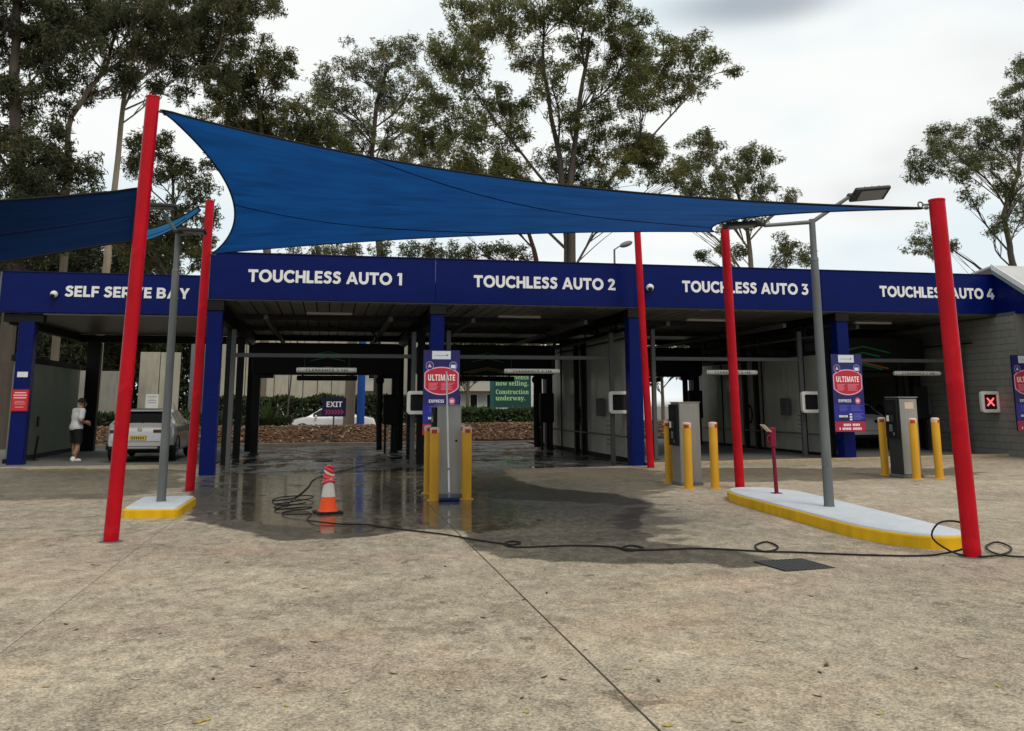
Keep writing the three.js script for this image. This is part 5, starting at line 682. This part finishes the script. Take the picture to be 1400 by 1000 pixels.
// ------------------------------------------------------------------ gum trees
function sprayGeo(seed, n) {   // a twig end with hanging narrow leaves
  const r = rng(seed), gs = []; for (let k = 0; k < n; k++) { const g = leafGeo(0.15 + r() * 0.11, 0.038 + r() * 0.022, 0.01), a = r() * 6.283; g.rotateY(r() * 6.283); g.rotateX(2.0 + (r() - 0.5) * 1.7); g.rotateY(a); const rad = 0.03 + r() * 0.17; g.translate(Math.cos(a) * rad, 0.1 + (r() - 0.5) * 0.3, Math.sin(a) * rad); gs.push(g); }
  return mergeGeometries(gs);
}
const sprays = [11, 12, 13].map((s) => sprayGeo(s, 13)), gumLeaf = leafMat(lin(1, 1, 1));
function limb(list, a, b, r0, r1, r, bow) { const m = a.clone().lerp(b, 0.5).add(V((r() - 0.5) * bow, (r() - 0.2) * bow * 0.6, (r() - 0.5) * bow)), pts = [a, m, b], L = a.distanceTo(b), n = Math.max(3, Math.min(9, Math.ceil(L / 0.7))), curve = new THREE.CatmullRomCurve3(pts), out = [];
  const seg = r0 > 0.09 ? 9 : r0 > 0.035 ? 6 : 4, P = curve.getPoints(n), pos = [], idx = [], fr = curve.computeFrenetFrames(n, false);
  for (let i = 0; i <= n; i++) { const rad = lerp(r0, r1, i / n); for (let k = 0; k < seg; k++) { const t = k / seg * 6.2832, c = Math.cos(t) * rad, s = Math.sin(t) * rad, N = fr.normals[i], B = fr.binormals[i]; pos.push(P[i].x + N.x * c + B.x * s, P[i].y + N.y * c + B.y * s, P[i].z + N.z * c + B.z * s); if (i < n) { const k2 = (k + 1) % seg; idx.push(i * seg + k, (i + 1) * seg + k, i * seg + k2, i * seg + k2, (i + 1) * seg + k, (i + 1) * seg + k2); } } out.push([P[i], rad]); }
  const g = new THREE.BufferGeometry(); g.setAttribute('position', new THREE.Float32BufferAttribute(pos, 3)); g.setIndex(idx); g.computeVertexNormals(); list.push(g.toNonIndexed()); return out; }
let leafTotal = 0;
function gum(name, label, seed, z, trunkPx, trunkR, lobesPx, opt = {}) {
  const { tone = [0.062, 0.074, 0.030], dens = 1, bark = M.bark, depth = 0.55, scale = 1, group, stems = [] } = opt, r = rng(seed);
  const tp = trunkPx.map(([x, y]) => atZ(x, y, z)), base = V(tp[0].x, -0.05, z), o = thing(name, label, 'tree', [base.x, base.y, base.z], 0, group), wood = [], nodes = [];
  const rel = (v) => v.clone().sub(base), path = [V(0, 0, 0), ...tp.map(rel)]; const total = path.length - 1;
  for (let i = 1; i < path.length; i++) for (const nd of limb(wood, path[i - 1], path[i], trunkR * lerp(1.15, 0.42, (i - 1) / total), trunkR * lerp(1.15, 0.42, i / total), r, 0.15)) nodes.push(nd);
  for (const [px, sr] of stems) { const sp = px.map(([x, y]) => rel(atZ(x, y, z + 0.4))); for (let i = 1; i < sp.length; i++) for (const nd of limb(wood, sp[i - 1], sp[i], sr * lerp(1.1, 0.4, (i - 1) / (sp.length - 1)), sr * lerp(1.1, 0.4, i / (sp.length - 1)), r, 0.15)) nodes.push(nd); }
  const mpp = Math.abs(z) / FPX * 1.02, xs = lobesPx.map((l) => l[0]), halfW = (Math.max(...xs) - Math.min(...xs)) * mpp / 2, lobes = lobesPx.map(([x, y, q]) => { const dz = (r() * 2 - 1) * Math.min(halfW, 5) * depth, zz = z + dz, p = rel(atZ(x, y, zz)); return { p, R: q * mpp * Math.abs(zz / z) }; });
  const crown = tp[0].clone().sub(base); lobes.sort((a, b) => a.p.distanceTo(nodes[nodes.length - 1][0]) - b.p.distanceTo(nodes[nodes.length - 1][0]));
  const mats = [[], [], []], cols = [[], [], []], up = V(0, 1, 0), q = new THREE.Quaternion(), m4 = new THREE.Matrix4();
  const nearest = (p, pen) => { let b = nodes[0], bd = 1e9; for (const n of nodes) { const hd = Math.hypot(p.x - n[0].x, p.z - n[0].z), over = n[0].y - (p.y - 0.75 * hd), d = p.distanceTo(n[0]) + (over > 0 ? over * pen : 0) - Math.min(n[1] * 5, 0.8); if (d < bd) { bd = d; b = n; } } return b; };
  for (const L of lobes) {
    const n0 = nearest(L.p.clone().add(V(0, -L.R * 0.6, 0)), 1.6), d0 = n0[0].distanceTo(L.p), r0 = Math.min(n0[1] * 0.7, 0.018 + d0 * 0.008 + L.R * 0.01);
    const inner = L.p.clone().add(V((r() - 0.5) * L.R * 0.3, -L.R * 0.35, (r() - 0.5) * L.R * 0.3)), br = limb(wood, n0[0], inner, r0, r0 * 0.5, r, d0 * 0.22); nodes.push(...br.slice(1));
    const ns = Math.max(8, Math.round(6 + L.R * L.R * 10.5));
    for (let s = 0; s < ns; s++) {
      let v; do v = V(r() * 2 - 1, r() * 2 - 1, r() * 2 - 1); while (v.lengthSq() > 1); v.multiplyScalar(L.R * (r() < 0.25 ? 1.35 : 0.95)).multiply(V(1, 0.95, 1)); const c = L.p.clone().add(v), rs = (0.22 + r() * 0.34) * Math.pow(L.R, 0.45);
      const near = br[Math.min(br.length - 1, 1 + Math.floor(r() * (br.length - 1)))][0], tw = limb(wood, near, c.clone().add(V(0, -rs * 0.4, 0)), Math.min(0.03, r0 * 0.45), 0.008, r, 0.3);
      const cnt = Math.round(2 + 13.5 * dens * Math.pow(rs / 0.55, 2) / (scale * scale)), tk = 0.75 + r() * 0.5, warm = (r() - 0.4) * 0.3;
      for (let k = 0; k < cnt; k++) {
        const a = r() * 6.283, u = Math.pow(r(), 0.6), h = r() * 1.5 - 0.55, hr = Math.sqrt(Math.max(0, 1 - Math.min(1, h * h))), p = c.clone().add(V(Math.cos(a) * hr * u * rs, h * rs * 0.85 * (0.5 + 0.5 * u), Math.sin(a) * hr * u * rs)), sc = scale * (0.75 + r() * 0.65);
        q.setFromEuler(new THREE.Euler((r() - 0.5) * 0.7, r() * 6.283, (r() - 0.5) * 0.7)); m4.compose(p, q, V(sc, sc, sc)); const vi = (k + s) % 3; mats[vi].push(m4.clone()); const kk = tk * (0.62 + r() * 0.76); cols[vi].push([tone[0] * kk * (1 + warm), tone[1] * kk, tone[2] * kk * (1 - warm * 0.5)]);
      }
    }
  }
  part(o, 'trunk', wood, bark);
  const cr = new THREE.Group(); cr.name = 'crown'; o.add(cr); const c = new THREE.Color();
  mats.forEach((list, vi) => { const im = new THREE.InstancedMesh(sprays[vi], gumLeaf, list.length); im.name = 'foliage'; im.userData.kind = 'stuff'; shadowed(im); list.forEach((m, i) => { im.setMatrixAt(i, m); im.setColorAt(i, c.setRGB(...cols[vi][i])); }); cr.add(im); leafTotal += list.length; });
  return o;
}
const TG = 'gum trees behind the wash';
gum('gum_tree', 'tallest spreading gum tree with forked trunk rising behind touchless bay 2', 1, -46, [[776, 358], [772, 300], [768, 245], [760, 190], [750, 130], [742, 70]], 0.2,
  [[650, 30, 40], [612, 72, 36], [640, 92, 36], [690, 25, 42], [745, 12, 42], [800, 10, 42], [845, 22, 40], [862, 62, 30], [688, 142, 38], [600, 128, 30], [642, 172, 32], [580, 186, 26], [622, 212, 26], [700, 190, 26], [752, 112, 30], [772, 165, 26], [824, 168, 36], [846, 92, 38], [872, 128, 38], [906, 80, 38], [948, 70, 28], [978, 84, 20], [1003, 98, 9], [892, 116, 36], [862, 200, 34], [930, 126, 26], [838, 244, 34], [884, 206, 32], [905, 232, 28], [760, 222, 32], [700, 242, 28], [655, 250, 22], [800, 215, 26], [720, 75, 28], [790, 70, 28], [815, 110, 22], [730, 270, 20], [640, 232, 20], [690, 222, 20], [610, 180, 20], [760, 262, 18], [800, 258, 20], [850, 285, 24], [935, 245, 20], [960, 100, 20]], { tone: [0.150, 0.160, 0.052], bark: M.barkDark, dens: 1.12, stems: [[[[783, 390], [782, 320], [780, 250], [788, 180], [797, 110], [806, 50]], 0.2], [[[781, 300], [820, 262], [872, 210], [925, 150], [972, 104]], 0.085], [[[770, 275], [725, 225], [680, 170], [645, 120]], 0.085]], group: TG });
gum('gum_tree', 'slim reddish-barked gum tree beside the tallest one, behind bay 2 lettering', 2, -52, [[733, 356], [728, 335], [716, 300], [700, 250]], 0.16, [[660, 275, 22], [690, 235, 22], [640, 240, 22], [720, 260, 18], [600, 255, 22], [590, 345, 14], [615, 347, 14], [640, 348, 14], [690, 346, 14], [715, 348, 10], [665, 345, 12], [560, 346, 14]], { bark: std(lin(0.15, 0.085, 0.06), 0.9), tone: [0.121, 0.138, 0.053], group: TG });
gum('gum_tree', 'pale airy gum tree left of the tallest one, above bay 1', 3, -60, [[520, 350], [516, 280], [508, 210], [515, 140], [530, 90]], 0.24, [[446, 106, 22], [490, 92, 28], [530, 76, 26], [562, 66, 22], [470, 142, 30], [520, 130, 30], [566, 108, 22], [492, 190, 26], [440, 132, 18], [546, 168, 26], [480, 222, 22], [540, 212, 26], [592, 238, 24], [572, 200, 22], [455, 180, 18], [585, 150, 20], [500, 240, 20], [470, 236, 18], [520, 248, 18], [560, 242, 18], [600, 215, 18], [430, 344, 12], [455, 345, 12], [480, 346, 12], [520, 345, 14], [400, 346, 10]], { tone: [0.155, 0.162, 0.085], dens: 0.72, scale: 1.15, bark: M.barkDark, group: TG });
gum('gum_tree', 'dense round-crowned gum tree above the left corner of bay 1', 4, -50, [[365, 345], [362, 280], [358, 200], [352, 130]], 0.22, [[345, 82, 32], [380, 92, 26], [322, 110, 28], [300, 140, 22], [360, 130, 32], [330, 160, 28], [420, 162, 28], [440, 178, 22], [392, 170, 28], [452, 192, 14], [370, 175, 24], [300, 110, 18], [345, 190, 24], [405, 195, 22], [318, 185, 20], [470, 205, 16], [430, 202, 18], [285, 165, 16]], { tone: [0.112, 0.124, 0.040], dens: 1.35, group: TG });
gum('gum_tree', 'small gum tree with drooping clumps behind touchless bay 3', 5, -58, [[1027, 368], [1024, 330], [1014, 280], [1000, 240]], 0.19, [[1000, 236, 28], [962, 212, 28], [1030, 222, 28], [1052, 214, 14], [985, 262, 30], [1076, 270, 16], [1030, 290, 22], [1082, 340, 18], [1100, 348, 14], [1070, 352, 16], [990, 345, 14], [1040, 262, 20], [940, 235, 22], [950, 262, 20], [1000, 300, 22], [965, 190, 16], [1012, 345, 12], [960, 350, 10], [925, 285, 14]], { tone: [0.136, 0.147, 0.053], scale: 1.1, group: TG });
gum('gum_tree', 'open-limbed gum tree beyond the shop wing roof', 6, -50, [[1388, 370], [1381, 335], [1372, 295], [1392, 240], [1402, 170]], 0.21, [[1270, 216, 30], [1252, 240, 20], [1300, 202, 28], [1340, 188, 32], [1380, 142, 26], [1396, 110, 22], [1350, 228, 26], [1392, 196, 32], [1312, 240, 16], [1330, 268, 16], [1386, 258, 26], [1260, 330, 20], [1276, 346, 12], [1300, 338, 8], [1362, 306, 18], [1400, 290, 22], [1420, 150, 30], [1430, 220, 30], [1290, 180, 14], [1325, 215, 18], [1400, 90, 18], [1440, 100, 30]], { tone: [0.131, 0.147, 0.059], bark: M.barkDark, group: TG });
gum('gum_tree', 'thick-trunked dark gum tree filling the sky over the self serve bay', 7, -37, [[26, 330], [22, 200], [18, 100], [22, 0], [30, -60]], 0.26, [[20, 60, 42], [60, 40, 42], [30, 130, 36], [62, 108, 26], [42, 222, 38], [82, 232, 34], [18, 262, 36], [112, 242, 22], [62, 272, 28], [-30, 60, 50], [-20, 180, 46], [100, 10, 40], [10, 10, 40], [60, -40, 50], [0, 340, 30], [60, 345, 26], [30, 200, 30], [95, 62, 26], [-40, 280, 44], [130, 268, 13], [100, 280, 12], [70, 190, 20]], { tone: [0.083, 0.092, 0.040], dens: 1.25, bark: M.barkDark, group: TG });
gum('gum_tree', 'leaning grey-limbed gum tree behind the self serve lettering', 8, -41, [[88, 350], [90, 240], [92, 196], [97, 160], [120, 124], [148, 84], [160, 40]], 0.15, [[110, 42, 38], [150, 62, 34], [180, 30, 36], [140, 10, 36], [200, 60, 30], [170, 108, 16], [110, 95, 22], [60, 80, 26], [230, 20, 36], [120, 130, 16], [90, 150, 14]], { tone: [0.091, 0.101, 0.046], bark: M.bark, group: TG });
gum('gum_tree', 'pale straight-trunked gum tree behind the red pole of the self serve side', 9, -43, [[144, 375], [147, 330], [156, 260], [165, 170], [175, 100], [185, 40]], 0.17, [[250, 22, 40], [310, 20, 40], [350, 8, 28], [375, 4, 14], [232, 60, 36], [282, 72, 30], [270, 45, 34], [300, 92, 22], [195, 80, 28], [275, 105, 16], [172, 112, 20], [240, 100, 20], [320, 50, 24], [200, -20, 40], [290, -20, 40], [215, 118, 12], [250, 130, 14]], { tone: [0.101, 0.109, 0.046], bark: M.barkPale, dens: 1.15, group: TG });
gum('gum_tree', 'young bushy gum tree behind the lamp post of the short island', 10, -47, [[240, 370], [238, 320], [236, 270], [232, 230]], 0.12, [[190, 210, 18], [220, 196, 16], [236, 230, 15], [256, 244, 20], [270, 262, 20], [215, 240, 16], [286, 226, 11], [230, 332, 30], [258, 322, 30], [202, 338, 28], [268, 352, 22], [180, 230, 14], [205, 290, 18], [245, 285, 16], [175, 345, 20], [285, 300, 14], [196, 190, 12]], { tone: [0.109, 0.118, 0.040], dens: 1.1, group: TG });
for (const [i, x, l] of [[0, -30, 'bushy dark tree beyond the car wash at the far left end'], [1, 60, 'bushy dark tree seen over the green partition of the self serve bay'], [2, 120, 'bushy tree behind the grey beige panel wall'], [3, 190, 'bushy olive tree rising above the cream slab wall']])
  gum('bushy_tree', l, 40 + i, -66 - i, [[x + 8, 470], [x + 4, 430]], 0.16, [[x, 340, 34], [x + 34, 356, 30], [x - 20, 390, 34], [x + 30, 405, 34], [x, 440, 34], [x + 38, 452, 30], [x - 24, 468, 28], [x + 18, 478, 28], [x - 6, 376, 30], [x + 44, 425, 26], [x + 4, 500, 24], [x + 36, 492, 20]], { tone: i === 3 ? [0.085, 0.098, 0.035] : [0.045, 0.054, 0.022], dens: 0.8, scale: 1.5, group: 'bushy trees behind the self serve bay' });
for (const [i, x, l] of [[0, 640, 'bushy tree before the apartment block seen through bay 2'], [1, 720, 'bright green bushy tree behind the green hoarding'], [2, 905, 'bushy tree behind bay 3']])
  gum('bushy_tree', l, 60 + i, -64 - i, [[x, 520], [x, 500]], 0.14, [[x, 470, 22], [x + 26, 465, 20], [x - 24, 468, 20], [x + 10, 500, 18], [x - 16, 515, 16], [x + 30, 495, 16]], { tone: i === 1 ? [0.11, 0.14, 0.03] : [0.07, 0.085, 0.03], dens: 0.8, scale: 1.5, group: 'bushy trees seen through the bays' });
single('tree_stump_trunk', 'smooth grey gum trunk beside the blue post in the mulch bed', 'tree trunk', [rod(V(1.0, 0.2, -42.5), V(1.12, 5.5, -42.6), 0.27, 0.2, 14)], M.bark);
single('bare_sapling', 'thin bare sapling trunk in front of the beige ribbed wall', 'sapling', [tube([V(-1.7, 0.3, -42), V(-1.62, 2, -42), V(-1.5, 3.6, -42.1), V(-1.2, 5.2, -42.3)], 0.04, 20, 6)], M.barkDark);

// ------------------------------------------------------------------ leaf litter on the concrete
{ const r = rng(77), mats = [lin(0.42, 0.33, 0.06), lin(0.36, 0.30, 0.16), lin(0.10, 0.065, 0.035), lin(0.05, 0.035, 0.025), lin(0.5, 0.46, 0.36)].map((c) => std(c, 0.8, 0, { side: THREE.DoubleSide })), names = ['yellow', 'tan', 'brown', 'dark brown', 'bleached'];
  const protos = [0, 1].map((v) => { const s = new THREE.Shape(); const L = v ? 0.09 : 0.06, w = v ? 0.02 : 0.026; s.moveTo(0, 0); s.quadraticCurveTo(L * 0.5, w, L, 0); s.quadraticCurveTo(L * 0.5, -w, 0, 0); const g = new THREE.ExtrudeGeometry(s, { depth: 0.0015, bevelEnabled: false, curveSegments: 6 }); g.rotateX(-Math.PI / 2); const p = g.attributes.position; for (let i = 0; i < p.count; i++) p.setY(i, p.getY(i) + 0.0015 + 0.012 * Math.abs(p.getX(i) / L - 0.5)); g.computeVertexNormals(); return triUV(g); });
  const put = (px, py, k) => { const p = onGround(px, py), m = shadowed(new THREE.Mesh(protos[(r() * 2) | 0], mats[k])); m.name = numbered('fallen_leaf'); m.position.set(p.x, groundY(p.x) + 0.001, p.z); m.rotation.y = r() * 6.28; m.scale.setScalar(0.6 + r() * 0.5); m.userData = { label: `${names[k]} fallen leaf lying on the dry concrete`, category: 'leaf', group: `${names[k]} fallen leaves` }; scene.add(m); };
  for (const [x, y, k] of [[263, 990, 0], [275, 988, 0], [390, 964, 0], [86, 854, 3], [107, 861, 3], [215, 868, 3], [132, 773, 2], [292, 931, 3], [360, 896, 4], [368, 905, 4], [320, 898, 4], [185, 940, 1], [195, 930, 4], [351, 913, 3], [395, 758, 2], [305, 771, 2], [580, 788, 2], [610, 776, 2], [545, 923, 2], [660, 890, 4], [632, 945, 4], [804, 887, 4], [985, 864, 4], [777, 932, 3], [749, 925, 3], [776, 916, 4], [725, 976, 0], [1124, 922, 3], [1197, 979, 0], [1361, 936, 0], [1327, 902, 4], [1355, 896, 4], [1301, 925, 4], [1028, 808, 4], [1070, 808, 4], [1026, 811, 3], [1289, 774, 2], [1396, 776, 4], [1110, 842, 4], [480, 945, 4], [470, 943, 1], [70, 940, 1], [240, 960, 1], [1020, 718, 2], [940, 860, 1], [900, 955, 1]]) put(x, y, k);
  for (let i = 0; i < 26; i++) put(20 + r() * 1360, 790 + r() * 205, (r() * 5) | 0);
}
console.log('sprays', leafTotal);
renderer.render(scene, camera);
